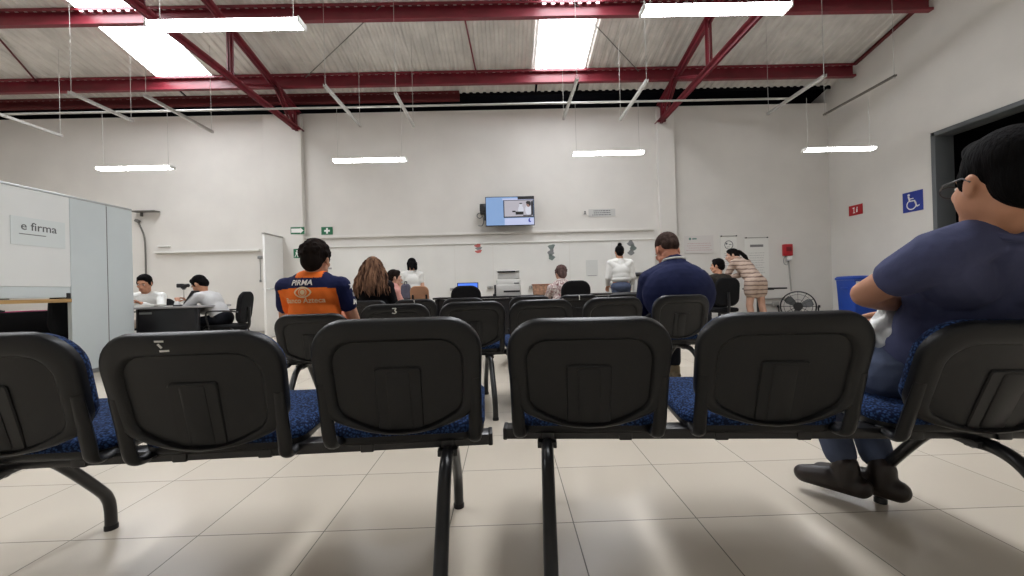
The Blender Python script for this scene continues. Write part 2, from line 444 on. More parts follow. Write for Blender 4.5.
# more lamps added out of view to brighten the hall, following the lamp spacing
for x, y in ((-9.65, 6.62), (-9.65, 3.2), (-5.9, 3.2), (5.3, 3.2)):
    o, c = lamp(512, 288, 5, 'x'); o.location = (x, y, 3.02)
    for s in (-1, 1):
        mb = MB(); mb.tube([(s*.52, 0, .09), (s*.52, 0, roof_z(y)-3.0)], .003, 6); mb.build('hanger', GALV, o)
    for ch in list(o.children):
        if ch.name.startswith('end_cap'): bpy.data.objects.remove(ch)
    o['label'] = 'unseen fluorescent lamp added outside the view to brighten the hall'
def barpt(px, py):      # on the plane of the channel grid
    d = CF + CR*((px-512)/F_PX) + CU*((288-py)/F_PX)
    return Vector((0, 0, CAM_H)) + d*((HB-CAM_H)/d.z)
BARS = [(70, 92, 132, 121, 'pale channel bar, the left one of two above the leftmost far lamp'),
        (145, 95, 212, 132, 'pale channel bar, the right one of two above the leftmost far lamp'),
        (325, 85, 360, 126, 'pale channel bar, left of the pair above the lamp left of the wall screen'),
        (396, 93, 413, 126, 'pale channel bar, right of the pair above the lamp left of the wall screen'),
        (578, 78, 563, 119, 'pale channel bar, left of the pair above the lamp right of the wall screen'),
        (645, 80, 622, 120, 'pale channel bar, right of the pair, next to the end of the right truss'),
        (825, 75, 768, 114, 'pale channel bar crossing the right end of the dark gap'),
        (898, 75, 822, 115, 'dull grey channel bar running beside the right wall'),
        (-30, 104, 62, 136, 'pale channel bar cut off by the left edge of the picture')]
for i, (x0, y0, x1, y1, lab) in enumerate(BARS):
    p, q = barpt(x0, y0), barpt(x1, y1); X = (p.x+q.x)/2; p.x = q.x = X
    c = (p+q)/2; L = q.y-p.y
    t = thing('channel_bar', lab, 'channel bar', c, 0, 'channel bars hung under the roof')
    mb = MB(); w = .015 if i == 7 else .021; pts = [(-w, w), (-w, -w), (w, -w), (w, w), (w-.005, w), (w-.005, -w+.005), (-w+.005, -w+.005), (-w+.005, w)]
    mb.loft([[Vector((a, y, e)) for a, e in pts] for y in (-L/2, L/2)]); mb.build('channel', mat('dark_channel_steel', (70, 64, 56), .5) if i == 7 else GALV, t, smooth=False)
    for s in (-1, 1):
        y = s*(L/2-.03); mb = MB(); mb.tube([(0, y, 0), (0, y, roof_z(c.y+y)-HB)], .0035, 6); mb.build('hanger_rod', GALV, t)
        mb = MB(); mb.lathe([(0, -.03), (.016, -.03), (.016, -.022), (0, -.022)], (0, y, 0), 8); mb.build('nut', GALV, t)
p, q = barpt(0, 116.5), barpt(806, 91.5)
b = MB(); b.tube([Vector((XL+.05, p.y, HB+.035)), Vector((q.x, p.y, HB+.035))], .017, 10)
tag(b.build('conduit_pipe', GALV), 'long thin pale pipe running across the hall over the channel bars', 'pipe')

# ------------------------------------------------------------------ back wall: pilasters, ledges, panel lining
def xat(px, Y=9.0, py=290): return at(px, py, Y).x
def wbox(name, x0, x1, z0, z1, d, m=PAINT, y=YB, bev=.004):
    mb = MB(); mb.box(((x0+x1)/2, y-d/2+.0005, (z0+z1)/2), (x1-x0, d, z1-z0), bev=bev, seg=1); return struct(mb.build(name, m, smooth=False))
wbox('column_1', -5.2, -4.39, 0, 4.80, .12); wbox('column_2', 3.45, 3.82, 0, 4.80, .12)
ZL = at(480, 243, 9).z
wbox('wall_lining', xat(305)+.0, xat(655), .0, ZL-.03, .07, PANEL)
wbox('trim_2', xat(305), xat(655), ZL-.03, ZL+.0, .10, PANEL); wbox('trim_3', xat(305), xat(655), ZL+.185, ZL+.235, .06, PAINT)
ZM = at(210, 251.5, 9).z
wbox('trim_4', xat(158), xat(262), ZM-.02, ZM+.02, .09, PANEL); wbox('trim_5', xat(160), xat(172), ZM+.12, ZM+.15, .05, PANEL)
for i, px in enumerate((456, 494, 570, 612)):
    x = xat(px); wbox('trim_%d' % (6+i), x-.006, x+.006, .1, ZL-.05, .076, PAINT, bev=0)
b = MB(); b.box(((XL+XR)/2, YB-.085, .05), (XR-XL-.02, .02, .1), bev=.004); struct(b.build('baseboard_back', mat('grey_baseboard', (150, 146, 138), .5)))
b = MB(); b.box((XR-.01, (DY1+YB)/2, .05), (.02, YB-DY1-.2, .1), bev=.004); struct(b.build('baseboard_right', MATS['grey_baseboard']))
# open white door standing out from the back wall
dr = bpy.data.objects.new('door_2', None); COL.objects.link(dr); struct(dr)
xd = -4.86
b = MB(); b.box((xd, 8.60, 1.06), (.045, .76, 2.1), bev=.004); b.build('door_panel', mat('door_white', (240, 240, 237), .5), dr)
b = MB(); b.box((xd+.01, 8.59, 2.125), (.06, .80, .03), bev=.004); b.build('door_closer_rail', GALV, dr)
for s in (-1, 1):
    b = MB(); b.tube(smooth_path([(xd+s*.02, 8.29, 1.0), (xd+s*.07, 8.29, 1.0), (xd+s*.075, 8.35, 1.0), (xd+s*.075, 8.41, 1.0)], 4), .011, 8); b.build('door_handle', ALU, dr)
# small wall fittings at the left
p = at(260, 257.5, 8.98); b = MB(); b.box((p.x, p.y, p.z), (.09, .05, .06), bev=.008); b.mi = 0
b.tube([(p.x, p.y, p.z), (p.x-.005, p.y+.01, p.z-.5)], .006, 6); b.box((p.x-.005, p.y, p.z-.52), (.03, .03, .05), bev=.004)
tag(b.build('wall_sensor', GREYP), 'small grey wall sensor on a thin cable left of the open white door', 'sensor')

# ================================================================== BEAM SEATING
BW, BH = .472, .345
def back_outline(i_s, i_t, i_b, n=8):
    i_b += .072; w, h = BW-2*i_s, BH-i_t-i_b
    r = max(.02, .105-i_s*.7); r2 = max(.022, .05-i_s*.9)
    r = min(r, h*.45, w*.45); r2 = min(r2, h*.45)
    out = []
    for x, y in rrect(w, h, r, n, r2):
        yy = y + h/2 + i_b
        k = max(0, 1-abs(2*x/w)**2)
        if y < -h/2+r2*1.01: yy -= .068*k*(1-(i_b-.072)*4)           # belly along the bottom edge
        if y > h/2-r*1.01: yy += .006*k
        taper = 1-.06*max(0, 1-yy/BH)
        out.append((x*taper, yy))
    # denser bottom and top edges
    res = []
    for i, p in enumerate(out):
        q = out[(i+1) % len(out)]; res.append(p)
        if abs(q[0]-p[0]) > .1:
            up = p[1] > BH/2
            for k in range(1, 8):
                t = k/8; x = p[0]+(q[0]-p[0])*t; w2 = w
                kk = max(0, 1-abs(2*x/w2)**2); k0 = max(0, 1-abs(2*p[0]/w2)**2)
                base = p[1]+(q[1]-p[1])*t
                res.append((x, base + ((.006 if up else -.068*(1-(i_b-.072)*4))*(kk-k0))))
    return res
def add_chair(bench, cx, tilt=14, drop=0, sticker=None, twist=0):
    ph = R(tilt); v = Vector((0, -math.sin(ph), math.cos(ph))); n = Vector((0, -math.cos(ph), -math.sin(ph)))
    O = Vector((cx, -.10, .435-drop)); rz = Matrix.Rotation(R(twist), 3, 'Z')
    def P(u, w, d): return O + rz @ (Vector((u, 0, 0)) + v*w + n*(d - .42*u*u))
    mb = MB()
    specs = [(0, 0, 0, -.012), (0, 0, 0, .002), (.003, .003, .003, .010), (.010, .010, .008, .0145), (.045, .048, .009, .0145), (.052, .055, .010, .011), (.057, .062, .011, .001), (.10, .10, .06, -.001), (.15, .13, .10, -.001)]
    mb.loft([[P(u, w, d) for u, w in back_outline(a, t, bb)] for a, t, bb, d in specs])
    back = mb.build('backrest', PLASTIC, bench, sharp=50)
    # embossed pad with two ribs
    mb = MB()
    def pad(u0, u1, w0, w1, d, t):
        lo = rrect(u1-u0, w1-w0, .008, 2)
        mb.loft([[P((u0+u1)/2+x*s, (w0+w1)/2+y*s, d+e) for x, y in lo] for s, e in ((1, 0), (1, t*.6), (.96, t))])
    pad(-.063, .063, .022, .212, -.004, .0085)
    pad(-.032, .032, .026, .204, .0028, .0028)
    mb.build('label_plate', PLASTIC, back)
    mb = MB()
    mb.loft([[P(u, w, d) for u, w in back_outline(a, a, a*.9)] for a, d in ((.010, -.010), (.008, -.014), (.008, -.028), (.014, -.044), (.04, -.054), (.11, -.056), (.15, -.056))])
    mb.build('back_cushion', FABRIC, back, sharp=60)
    for s in (-1, 1):
        u = s*.2075
        path = smooth_path([P(u, .17, .004), P(u, .08, .006), P(u, .02, .008), P(u*.985, -.022, .004), P(u*.97, -.038, -.03), P(u*.96, -.036, -.085)], 5)
        mb = MB(); mb.tube(path, [.0195]*len(path), 12, flat=.62); mb.build('support_arm', PLASTIC, bench)
    # seat: plastic pan, padded top
    th = R(4); S = Vector((cx, .175, .436))
    def Q(x, y, z): return S + Vector((x, y*math.cos(th)-z*math.sin(th), y*math.sin(th)+z*math.cos(th)))
    def lp(ins, z, front=0):
        return [Q(x, y, z - (.03*max(0, (y-.12)/.12)**2 if y > .12 else 0)) for x, y in rrect(.462-2*ins, .45-2*ins, max(.02, .075-ins*.7), 6)]
    mb = MB(); mb.loft([lp(.05, -.035), lp(.012, -.022), lp(0, -.008), lp(0, .006)])
    seat = mb.build('seat', PLASTIC, bench, sharp=50)
    mb = MB(); mb.loft([lp(.004, .0), lp(-.003, .012), lp(-.002, .026), lp(.012, .038), lp(.05, .044), lp(.12, .043), lp(.17, .041)])
    mb.build('seat_cushion', FABRIC, seat, sharp=60)
    for s in (-1, 1):
        mb = MB(); mb.box((cx+s*.12, .09, .407), (.035, .26, .012), bev=.003); mb.box((cx+s*.12, 0, .395), (.04, .07, .04), bev=.004); mb.build('seat_bracket', METALB, bench)
    if sticker:
        kind, u, w = sticker; mb = MB()
        def strip(x0, y0, x1, y1, wd):
            d = Vector((x1-x0, y1-y0)); d.normalize(); q = Vector((-d.y, d.x))*wd/2
            c = [(x0+q.x, y0+q.y), (x1+q.x, y1+q.y), (x1-q.x, y1-q.y), (x0-q.x, y0-q.y)]
            mb.loft([[P(u+a, w+e, .0142+dd) for a, e in c] for dd in (0, .0012)])
        if kind == 'bars': strip(-.012, .013, .011, .013, .005); strip(-.005, .006, .003, -.005, .006); strip(-.004, -.0135, .02, -.0125, .005)
        elif kind == '3':
            for a in ((-.014, .018, .012, .018), (.012, .018, .002, .003), (.002, .003, .014, -.008), (.014, -.008, .002, -.018), (.002, -.018, -.016, -.014)): strip(*a, .007)
        else: strip(-.006, .02, .004, .024, .006); strip(.003, .026, .003, -.022, .008)
        mb.build('number_sticker', SIGNW, back, smooth=False)
def bench(x, y, rot, label, group, xs=(-.525, 0, .525), legs=(-.645, .645), tilts=(14, 14, 14), drops=(0, 0, 0), stickers=(None, None, None), ends=(-.775, .775)):
    t = thing('beam_bench', label, 'beam seating', (x, y, 0), R(rot), group)
    mb = MB(); mb.box(((ends[0]+ends[1])/2, 0, .394), (ends[1]-ends[0], .06, .034), bev=.004); mb.build('beam', METALB, t)
    for e in ends:
        mb = MB(); mb.box((e, 0, .394), (.014, .064, .038), bev=.004); mb.build('beam_end_cap', PLASTIC, t)
    for lx in legs:
        for s in (1, -1):
            pts = [(lx, -.01*s, .36), (lx, .06*s, .365), (lx, .125*s, .345), (lx, .19*s, .285), (lx, .295*s, .165), (lx, .325*s, .12), (lx, .336*s, .075), (lx, .338*s, .006)]
            path = smooth_path(pts, 4); mb = MB(); mb.tube(path, .0185, 14); lg = mb.build('leg', METALB, t)
            mb = MB(); mb.lathe([(0, 0), (.021, 0), (.021, .014), (.019, .018), (0, .018)], (lx, .338*s, 0), 14); mb.build('foot_cap', PLASTIC, lg)
        mb = MB(); mb.box((lx, 0, .366), (.06, .10, .02), bev=.003); mb.build('leg_clamp', METALB, t)
    for i in range(len(xs)): add_chair(t, xs[i], tilts[i], drops[i], stickers[i])
    return t
bench(-.835, 1.232, 3, 'nearest black beam bench on the left, three empty blue-cushioned seats with dark plastic backs', 'beam benches', xs=(-.525, -.01, .525), stickers=(None, ('bars', -.045, .322), None), drops=(.0, .012, -.006))
bench(.785, 1.245, -5, 'nearest black beam bench on the right, carrying the man in the grey-blue tee', 'beam benches', xs=(-.545, -.016, .54), tilts=(17, 17, 23), drops=(.004, .0, .02), legs=(-.668, .60), ends=(-.80, .775))
bench(-.775, 2.90, 8, 'second-row black beam bench carrying the man in the orange shirt', 'beam benches', tilts=(19, 14, 14), drops=(.04, 0, 0), stickers=(None, ('3', 0, .308), None))
bench(.76, 3.09, 9, 'second-row black beam bench carrying the man in the navy sweater', 'beam benches', xs=(-.54, 0, .55), tilts=(14, 14, 13))
bench(-.985, 4.53, 0, 'third-row black beam bench under the long-haired woman', 'beam benches', stickers=(None, ('1', 0, .318), None))
bench(.79, 4.55, 0, 'third-row empty black beam bench seen between the navy man and the black desk', 'beam benches', stickers=(None, ('1', 0, .32), None))

# ================================================================== PEOPLE
def blob(name, items, m, parent=None, voxel=.007, smooth=6, colour=None):
    """one continuous skin grown over round cones ('c', p0, r0, p1, r1) and ellipsoids ('e', centre, radii, rotation)"""
    mb = MB()
    for it in items:
        if it[0] == 'c': mb.cone(*it[1:])
        else: mb.ball(it[1], it[2], it[3] if len(it) > 3 else None)
    me = bpy.data.meshes.new(name+'_src'); mb.bm.normal_update(); mb.bm.to_mesh(me); mb.bm.free()
    t = bpy.data.objects.new(name+'_src', me); COL.objects.link(t)
    md = t.modifiers.new('r', 'REMESH'); md.mode = 'VOXEL'; md.voxel_size = voxel; md.use_smooth_shade = True
    if smooth:
        sm = t.modifiers.new('s', 'SMOOTH'); sm.factor = .5; sm.iterations = smooth
    bpy.context.view_layer.update()
    out = bpy.data.meshes.new_from_object(t.evaluated_get(bpy.context.evaluated_depsgraph_get()))
    bpy.data.objects.remove(t); bpy.data.meshes.remove(me)
    out.name = name; out.materials.clear()
    for x in (m if isinstance(m, (list, tuple)) else [m]): out.materials.append(x)
    out.polygons.foreach_set('use_smooth', [True]*len(out.polygons))
    if colour:
        for p in out.polygons: p.material_index = colour(p.center)
    o = bpy.data.objects.new(name, out); COL.objects.link(o)
    if parent is not None: o.parent = parent
    return o
def skin(n, rgb): return mat('skin_'+n, rgb, .55, noise=.06, nscale=14, spec=.35)
def cloth(n, rgb, **k): return mat('cloth_'+n, rgb, .9, noise=k.pop('noise', .12), nscale=k.pop('nscale', 7), bump=k.pop('bump', .35), bscale=k.pop('bscale', 16), spec=.2, **k)
def hairm(n, rgb, rgb2=None): return mat('hair_'+n, rgb, .85, noise=.5, nscale=30, rgb2=rgb2, bump=.7, bscale=110, stretch=(1, 1, .18), spec=.08)
EYEW = mat('eye_white', (225, 222, 216), .25); EYED = mat('eye_iris', (38, 24, 18), .2); LIP = mat('lips', (150, 84, 76), .5)
V = Vector
def lerp(a, b, t): return a+(b-a)*t

def hand_items(w, d, up, side, curl=.6, s=1.0):
    """palm, four unequal bent fingers and a side thumb; d = along the hand, up = back of the hand, side = towards the thumb"""
    d = d.normalized(); up = (up - d*up.dot(d)).normalized(); sd = (side - d*side.dot(d) - up*side.dot(up)).normalized()
    it = []
    for k in (-1.2, -.4, .4, 1.2): it.append(('c', w+d*.012*s, .0145*s, w+d*.085*s+sd*(k*.021*s), .0115*s))
    for k, L in ((1.2, .068), (.4, .078), (-.4, .072), (-1.2, .056)):
        b = w+d*.088*s+sd*(k*.0225*s); q = curl
        d1 = d*math.cos(q*.6)-up*math.sin(q*.6); d2 = d*math.cos(q*1.5)-up*math.sin(q*1.5); d3 = d*math.cos(q*2.2)-up*math.sin(q*2.2)
        p1 = b+d1*L*.45*s; p2 = p1+d2*L*.32*s; p3 = p2+d3*L*.25*s
        it += [('c', b, .0098*s, p1, .009*s), ('c', p1, .009*s, p2, .0082*s), ('c', p2, .0082*s, p3, .0072*s)]
    t0 = w+d*.025*s+sd*.026*s; t1 = t0+(d*.6+sd*.8-up*.25).normalized()*.042*s; t2 = t1+(d*.9+sd*.25-up*.35).normalized()*.032*s
    it += [('c', t0, .0135*s, t1, .0105*s), ('c', t1, .0105*s, t2, .0085*s)]
    return it

def make_person(label, cat='person', group=None, loc=(0, 0, 0), yaw=0, J=None, skinm=None, hair=None, hairstyle='short', shirt=None, sleeves='short', trousers=None,
                shoes=None, girth=1.0, head_dir=(0, 1, 0), head_up=(0, 0, 1), hs=1.0, voxel=.007, shirt_colour=None, neckline=True, dress=None, collar=None, hem=None, curl=.7, cheeks=1.0, shirt_up=0, extra_shirt=(), shoulder_r=.062, hand_up=None):
    """J: joints in the person's own frame (x right, y the way the body faces, z up)"""
    g = girth
    P, CH, NB, HD = V(J['pelvis']), V(J['chest']), V(J['neck']), V(J['head'])
    SH = [V(J['shl']), V(J['shr'])]; EL = [V(J['ell']), V(J['elr'])]; WR = [V(J['wrl']), V(J['wrr'])]
    HP = [V(J['hpl']), V(J['hpr'])]; KN = [V(J['knl']), V(J['knr'])]; AN = [V(J['anl']), V(J['anr'])]; TO = [V(J['tol']), V(J['tor'])]
    fy = V(head_dir).normalized(); fz = V(head_up); fz = (fz-fy*fz.dot(fy)).normalized(); fx = fy.cross(fz)
    HM = Matrix((fx, fy, fz)).transposed()
    def h(x, y, z): return HD + HM @ (V((x, y, z))*hs)
    def hr(a): return tuple(q*hs for q in a)
    spine = (NB-P).normalized(); across = (SH[1]-SH[0]).normalized(); front = spine.cross(across).normalized()
    TM = Matrix((across, front, spine)).transposed()
    belly = lerp(P, CH, .5)
    # ---- body: head, neck, trunk, arms, hands, legs in one skin
    it = [('e', h(0, -.015, .03), hr((.076, .094, .09)), HM), ('e', h(0, .022, -.035), hr((.060, .068, .078)), HM), ('e', h(0, .052, -.085), hr((.034, .034, .03)), HM),
          ('c', h(-.032, .02, -.06), .035*hs, h(-.03, .05, -.082), .024*hs), ('c', h(.032, .02, -.06), .035*hs, h(.03, .05, -.082), .024*hs),
          ('c', h(0, .086, .008), .0085*hs, h(0, .108, -.030), .0135*hs), ('c', h(-.012, .094, -.034), .009*hs, h(.012, .094, -.034), .009*hs),
          ('c', h(-.034, .074, .024), .012*hs, h(.034, .074, .024), .012*hs), ('c', h(-.014, .088, -.060), .010*hs, h(.014, .088, -.060), .010*hs),
          ('e', h(-.042, .058, -.022), hr((.022, .022, .022)), HM), ('e', h(.042, .058, -.022), hr((.022, .022, .022)), HM), ('e', h(0, .018, -.03), hr((.060*cheeks, .068*(cheeks**.35), .075*(cheeks**.3))), HM),
          ('c', h(0, -.02, -.05), .056*hs, lerp(HD, NB, .8), .056*max(1, g*.95)), ('c', lerp(HD, NB, .75), .056*max(1, g*.95), NB+spine*-.03, .066*g)]
    for s in (-1, 1):
        it += [('e', h(s*.079, -.008, -.012), hr((.007, .017, .027)), HM), ('e', h(s*.080, -.012, .004), hr((.008, .013, .014)), HM)]
    it += [('e', CH, (.155*g, .095*g, .16), TM), ('e', belly, (.14*g, .095*g, .14), TM), ('e', P+spine*.03, (.15*g, .10*g, .11), TM)]
    for i in (0, 1):
        it += [('c', lerp(NB, SH[i], .35), .05, SH[i], .052*g**.5), ('c', SH[i], .052*g**.5, EL[i], .039*g**.5), ('c', EL[i], .040*g**.5, lerp(EL[i], WR[i], .35), .040*g**.5), ('c', lerp(EL[i], WR[i], .35), .040*g**.5, WR[i], .026)]
        d = (WR[i]-EL[i]).normalized(); inn = V((1 if i == 0 else -1, .3, .35))
        it += hand_items(WR[i], d, V(hand_up) if hand_up else V((0, 0, 1)) if abs(d.z) < .8 else V((-1 if i == 0 else 1, 0, 0)), inn if abs(d.z) < .8 else V((0, 1, 0)), curl)
        it += [('c', HP[i], .075*g**.5, KN[i], .052), ('c', KN[i], .053, lerp(KN[i], AN[i], .35), .052), ('c', lerp(KN[i], AN[i], .35), .052, AN[i], .034),
               ('c', AN[i]+V((0, 0, -.03)), .032, lerp(AN[i], TO[i], .35)+V((0, 0, -.015)), .028)]
    body = blob('person', it, skinm, None, voxel)
    body.location = loc; body.rotation_euler = (0, 0, yaw); tag(body, label, cat, group)
    # ---- face
    for s in (-1, 1):
        mb = MB(); mb.ball(h(s*.031, .080, .004), hr((.0125, .008, .0075)), HM, 2); ey = mb.build('eye', EYEW, body)
        mb = MB(); mb.ball(h(s*.031, .0865, .004), hr((.0055, .003, .0055)), HM, 2); mb.build('iris', EYED, ey)
    mb = MB(); mb.tube([h(-.022, .088, -.062), h(-.01, .0955, -.0605), h(0, .097, -.062), h(.01, .0955, -.0605), h(.022, .088, -.062)], [.002*hs, .0045*hs, .005*hs, .0045*hs, .002*hs], 8); mb.build('mouth', LIP, body)
    if hair:
        for s in (-1, 1):
            mb = MB(); mb.tube([h(s*.048, .079, .023), h(s*.033, .088, .028), h(s*.015, .090, .024)], [.002*hs, .004*hs, .003*hs], 6)
            mb.build('eyebrow', hair, body)
        hi = [('e', h(0, -.022, .042), hr((.083, .096, .089)), HM), ('e', h(0, -.058, -.005), hr((.069, .062, .078)), HM), ('e', h(0, .03, .088), hr((.058, .045, .036)), HM)]
        for s in (-1, 1): hi.append(('e', h(s*.071, .012, .012), hr((.011, .022, .035)), HM))
        if hairstyle == 'fluffy':
            hi.append(('e', h(0, -.02, .045), hr((.088, .098, .092)), HM))
            for k in range(120):
                a = random.uniform(0, 6.28); b_ = random.uniform(-.25, 1.45)
                d = V((math.cos(a)*math.cos(b_), math.sin(a)*math.cos(b_), math.sin(b_)))
                if d.y > .45 and d.z < .75: continue
                hi.append(('e', h(d.x*.085, -.02+d.y*.096, .042+d.z*.089), hr((.013, .013, .013))))
        if hairstyle == 'cropped':
            hi = [('e', h(0, -.02, .042), hr((.0785, .0925, .086)), HM), ('e', h(0, -.054, .012), hr((.066, .056, .056)), HM)]
        if hairstyle == 'bob':
            for s in (-1, 1): hi += [('c', h(s*.068, -.01, .03), .03*hs, h(s*.074, -.005, -.10), .022*hs)]
            hi += [('c', h(-.035, -.075, 0), .05*hs, h(-.04, -.085, -.10), .032*hs), ('c', h(.035, -.075, 0), .05*hs, h(.04, -.085, -.10), .032*hs)]
        if hairstyle == 'bun': hi += [('e', h(0, -.045, .135), hr((.040, .040, .035)), HM)]
        if hairstyle == 'ponytail':
            hi += [('e', h(0, -.115, .045), hr((.035, .035, .035)), HM), ('c', h(0, -.13, .04), .03, h(.0, -.19, -.06), .036), ('c', h(0, -.19, -.06), .036, h(0, -.21, -.20), .03), ('c', h(0, -.21, -.20), .03, h(0, -.20, -.32), .008)]
        blob('hair', hi, hair, body, .006, 3)
    # ---- clothes
    if shirt:
        si = [('e', CH, (.172*g, .115*g, .17), TM), ('e', belly+spine*(shirt_up*.6), (.160*g, .118*g, .16), TM), ('e', P+spine*(.05+shirt_up), (.165*g, .125*g, .10-.3*shirt_up), TM), ('c', NB-spine*.03-front*.0, .076*g, CH, .10*g)]
        for i in (0, 1):
            si += [('c', lerp(NB, SH[i], .3)-spine*.004, .059*g**.5, SH[i], shoulder_r*g**.5), ('c', SH[i], .07*g**.5, lerp(CH, SH[i], .4), .09*g)]
            if sleeves == 'short': si += [('c', SH[i], shoulder_r*g**.5, lerp(SH[i], EL[i], .5), .060*g**.5)]
            elif sleeves == 'long': si += [('c', SH[i], shoulder_r*g**.5, EL[i], .052*g**.5), ('c', EL[i], .052*g**.5, lerp(EL[i], WR[i], .9), .037)]
            elif sleeves == 'rolled': si += [('c', SH[i], shoulder_r*g**.5, EL[i], .052*g**.5), ('c', EL[i], .052*g**.5, lerp(EL[i], WR[i], .4), .048)]
        if hem:   # coat or dress skirt towards the knees
            for i in (0, 1): si.append(('c', HP[i], .12*g, lerp(HP[i], KN[i], hem), .105*g))
            si.append(('c', lerp(HP[0], HP[1], .5), .12*g, lerp(lerp(HP[0], HP[1], .5), lerp(KN[0], KN[1], .5), hem), .11*g))
        si += list(extra_shirt)
        sh = blob('shirt' if not dress else dress, si, shirt, body, voxel, 8, shirt_colour)
        if collar:
            mb = MB(); n = 20; ring = []
            cR = .066*g
            for k in range(n):
                a = 2*math.pi*k/n; ring.append(NB + spine*(.014 if math.sin(a) < 0 else .0) + across*cR*math.cos(a) + front*(cR*1.0*math.sin(a)) - spine*.03*max(0, math.sin(a)))
            mb.tube(ring, .010, 8, closed=True); mb.build('collar', collar, sh)
    if trousers:
        ti = [('e', P, (.172*g, .13*g, .12), TM)]
        for i in (0, 1):
            ti += [('c', HP[i], .092*g**.5, KN[i], .066), ('c', KN[i], .068, lerp(KN[i], AN[i], .85), .054)]
        blob('trousers', ti, trousers, body, voxel, 6)
    if shoes:
        for i in (0, 1):
            f = TO[i]-AN[i]; f.z = 0; f = f.normalized(); hl = AN[i]-f*.045; hl.z = AN[i].z-.05; to = TO[i].copy(); to.z = AN[i].z-.057
            blob('shoe', [('c', hl, .038, AN[i]+f*.05+V((0, 0, -.04)), .042), ('c', AN[i]+V((0, 0, -.04)), .045, AN[i]+V((0, 0, .02)), .044), ('c', AN[i]+f*.05+V((0, 0, -.042)), .046, to, .034), ('c', hl+V((0, 0, -.012)), .030, to+V((0, 0, -.004)), .032)], shoes, body, .005, 4)
    return body

def pose(sit=True, seat=.46, lean=8, hunch=0, sw=.185, knee_w=.13, arms='lap', head_fwd=.03, feet=.40, torso=.47):
    """joints for a seated or standing adult facing +y"""
    a = R(lean); a2 = R(lean+hunch)
    P = V((0, 0, seat+.10)) if sit else V((0, 0, .90))
    s1 = V((0, math.sin(a), math.cos(a))); s2 = V((0, math.sin(a2), math.cos(a2)))
    CH = P+s1*.30; NB = CH+s2*(torso-.30); HD = NB+s2*.05+V((0, head_fwd, .105)); SP = CH+s2*(torso-.36)
    J = dict(pelvis=P, chest=CH, neck=NB, head=HD)
    for s, q in ((-1, 'l'), (1, 'r')):
        J['sh'+q] = SP+V((s*sw, 0, 0)); J['hp'+q] = P+V((s*.085, 0, -.02))
        if sit:
            J['kn'+q] = V((s*knee_w, .42, seat+.05)); J['an'+q] = V((s*knee_w, feet, .09)); J['to'+q] = V((s*(knee_w+.03), feet+.17, .03))
        else:
            J['kn'+q] = V((s*.09, .03, .49)); J['an'+q] = V((s*.10, 0, .09)); J['to'+q] = V((s*.12, .17, .03))
        if arms == 'lap':
            J['el'+q] = J['sh'+q]+V((s*.06, .06, -.27)); J['wr'+q] = V((s*.07, .26, seat+.16))
        elif arms == 'phone':
            J['el'+q] = J['sh'+q]+V((s*.06, .10, -.26)); J['wr'+q] = V((s*.05, .34, seat+.27))
        elif arms == 'desk':
            J['el'+q] = J['sh'+q]+V((s*.07, .16, -.23)); J['wr'+q] = V((s*.10, .48, .80))
        else:
            J['el'+q] = J['sh'+q]+V((s*.05, -.01, -.28)); J['wr'+q] = J['el'+q]+V((-s*.01, .08, -.24))
    return J

JEANS = cloth('denim', (84, 93, 116)); DARKT = cloth('dark_trousers', (26, 28, 36)); LEATH = mat('brown_leather', (44, 32, 28), .45, noise=.3, nscale=9)
BLACKH = hairm('black', (11, 10, 10), (18, 16, 17)); DBROWN = hairm('dark_brown', (24, 18, 16), (36, 28, 25))
TAN = skin('tan', (196, 142, 112)); WARM = skin('warm', (202, 148, 118)); PINK = skin('pinkish', (212, 166, 142)); DEEP = skin('deep', (160, 108, 84))

def placed(J, loc): return {k: V(v)-V(loc) for k, v in J.items()}
# ---- the man in the grey-blue tee, right foreground
loc = V((1.32, 1.30, 0))
nb = at(997, 230, 1.01); shl = at(938, 256, 1.03); shr = nb + V((.19, -.02, -.07))
J = dict(pelvis=(1.40, 1.30, .575), chest=(1.365, 1.17, .795), neck=nb, head=at(1004, 182, .98), shl=shl, shr=shr, ell=at(866, 294, 1.20), elr=(1.53, 1.18, .68),
         wrl=at(903, 304, 1.36), wrr=at(905, 318, 1.44), hpl=(1.26, 1.32, .54), hpr=(1.43, 1.32, .54), knl=(1.29, 1.70, .49), knr=(1.47, 1.73, .49), anl=(1.285, 1.535, .125), anr=(1.395, 1.50, .125),
         tol=(1.20, 1.645, .03), tor=(1.29, 1.66, .03))
TEE = cloth('grey_blue_tee', (76, 80, 110), noise=.12, bump=1.0, bscale=9)
p1 = make_person('man in glasses and a grey-blue tee sitting at the right edge, arms folded', loc=loc, J=placed(J, loc), skinm=TAN, hair=BLACKH, shirt=TEE, trousers=JEANS, shoes=LEATH,
                 girth=.98, head_dir=(.22, 1, -.03), head_up=(.02, -.08, 1), voxel=.005, hs=1.0, collar=TEE, shoulder_r=.068, cheeks=1.27)
def on_head(pr, J, hd, hu, hs=1.0):
    fy = V(hd).normalized(); fz = V(hu); fz = (fz-fy*fz.dot(fy)).normalized(); fx = fy.cross(fz); HM = Matrix((fx, fy, fz)).transposed()
    return lambda x, y, z: V(J['head']) + HM @ (V((x, y, z))*hs)
hh = on_head(p1, placed(J, loc), (.22, 1, -.03), (.02, -.08, 1))
mb = MB()
for s in (-1, 1):
    mb.tube([hh(s*.034+.025*math.cos(q), .106, .001+.016*math.sin(q)) for q in [2*math.pi*k/20 for k in range(20)]], .0016, 6, closed=True)
    mb.tube([hh(s*.059, .105, .008), hh(s*.078, .07, .012), hh(s*.086, .0, .012), hh(s*.084, -.02, -.002)], .0022, 6)
mb.tube([hh(-.008, .103, .005), hh(0, .106, .008), hh(.008, .103, .005)], .002, 6)
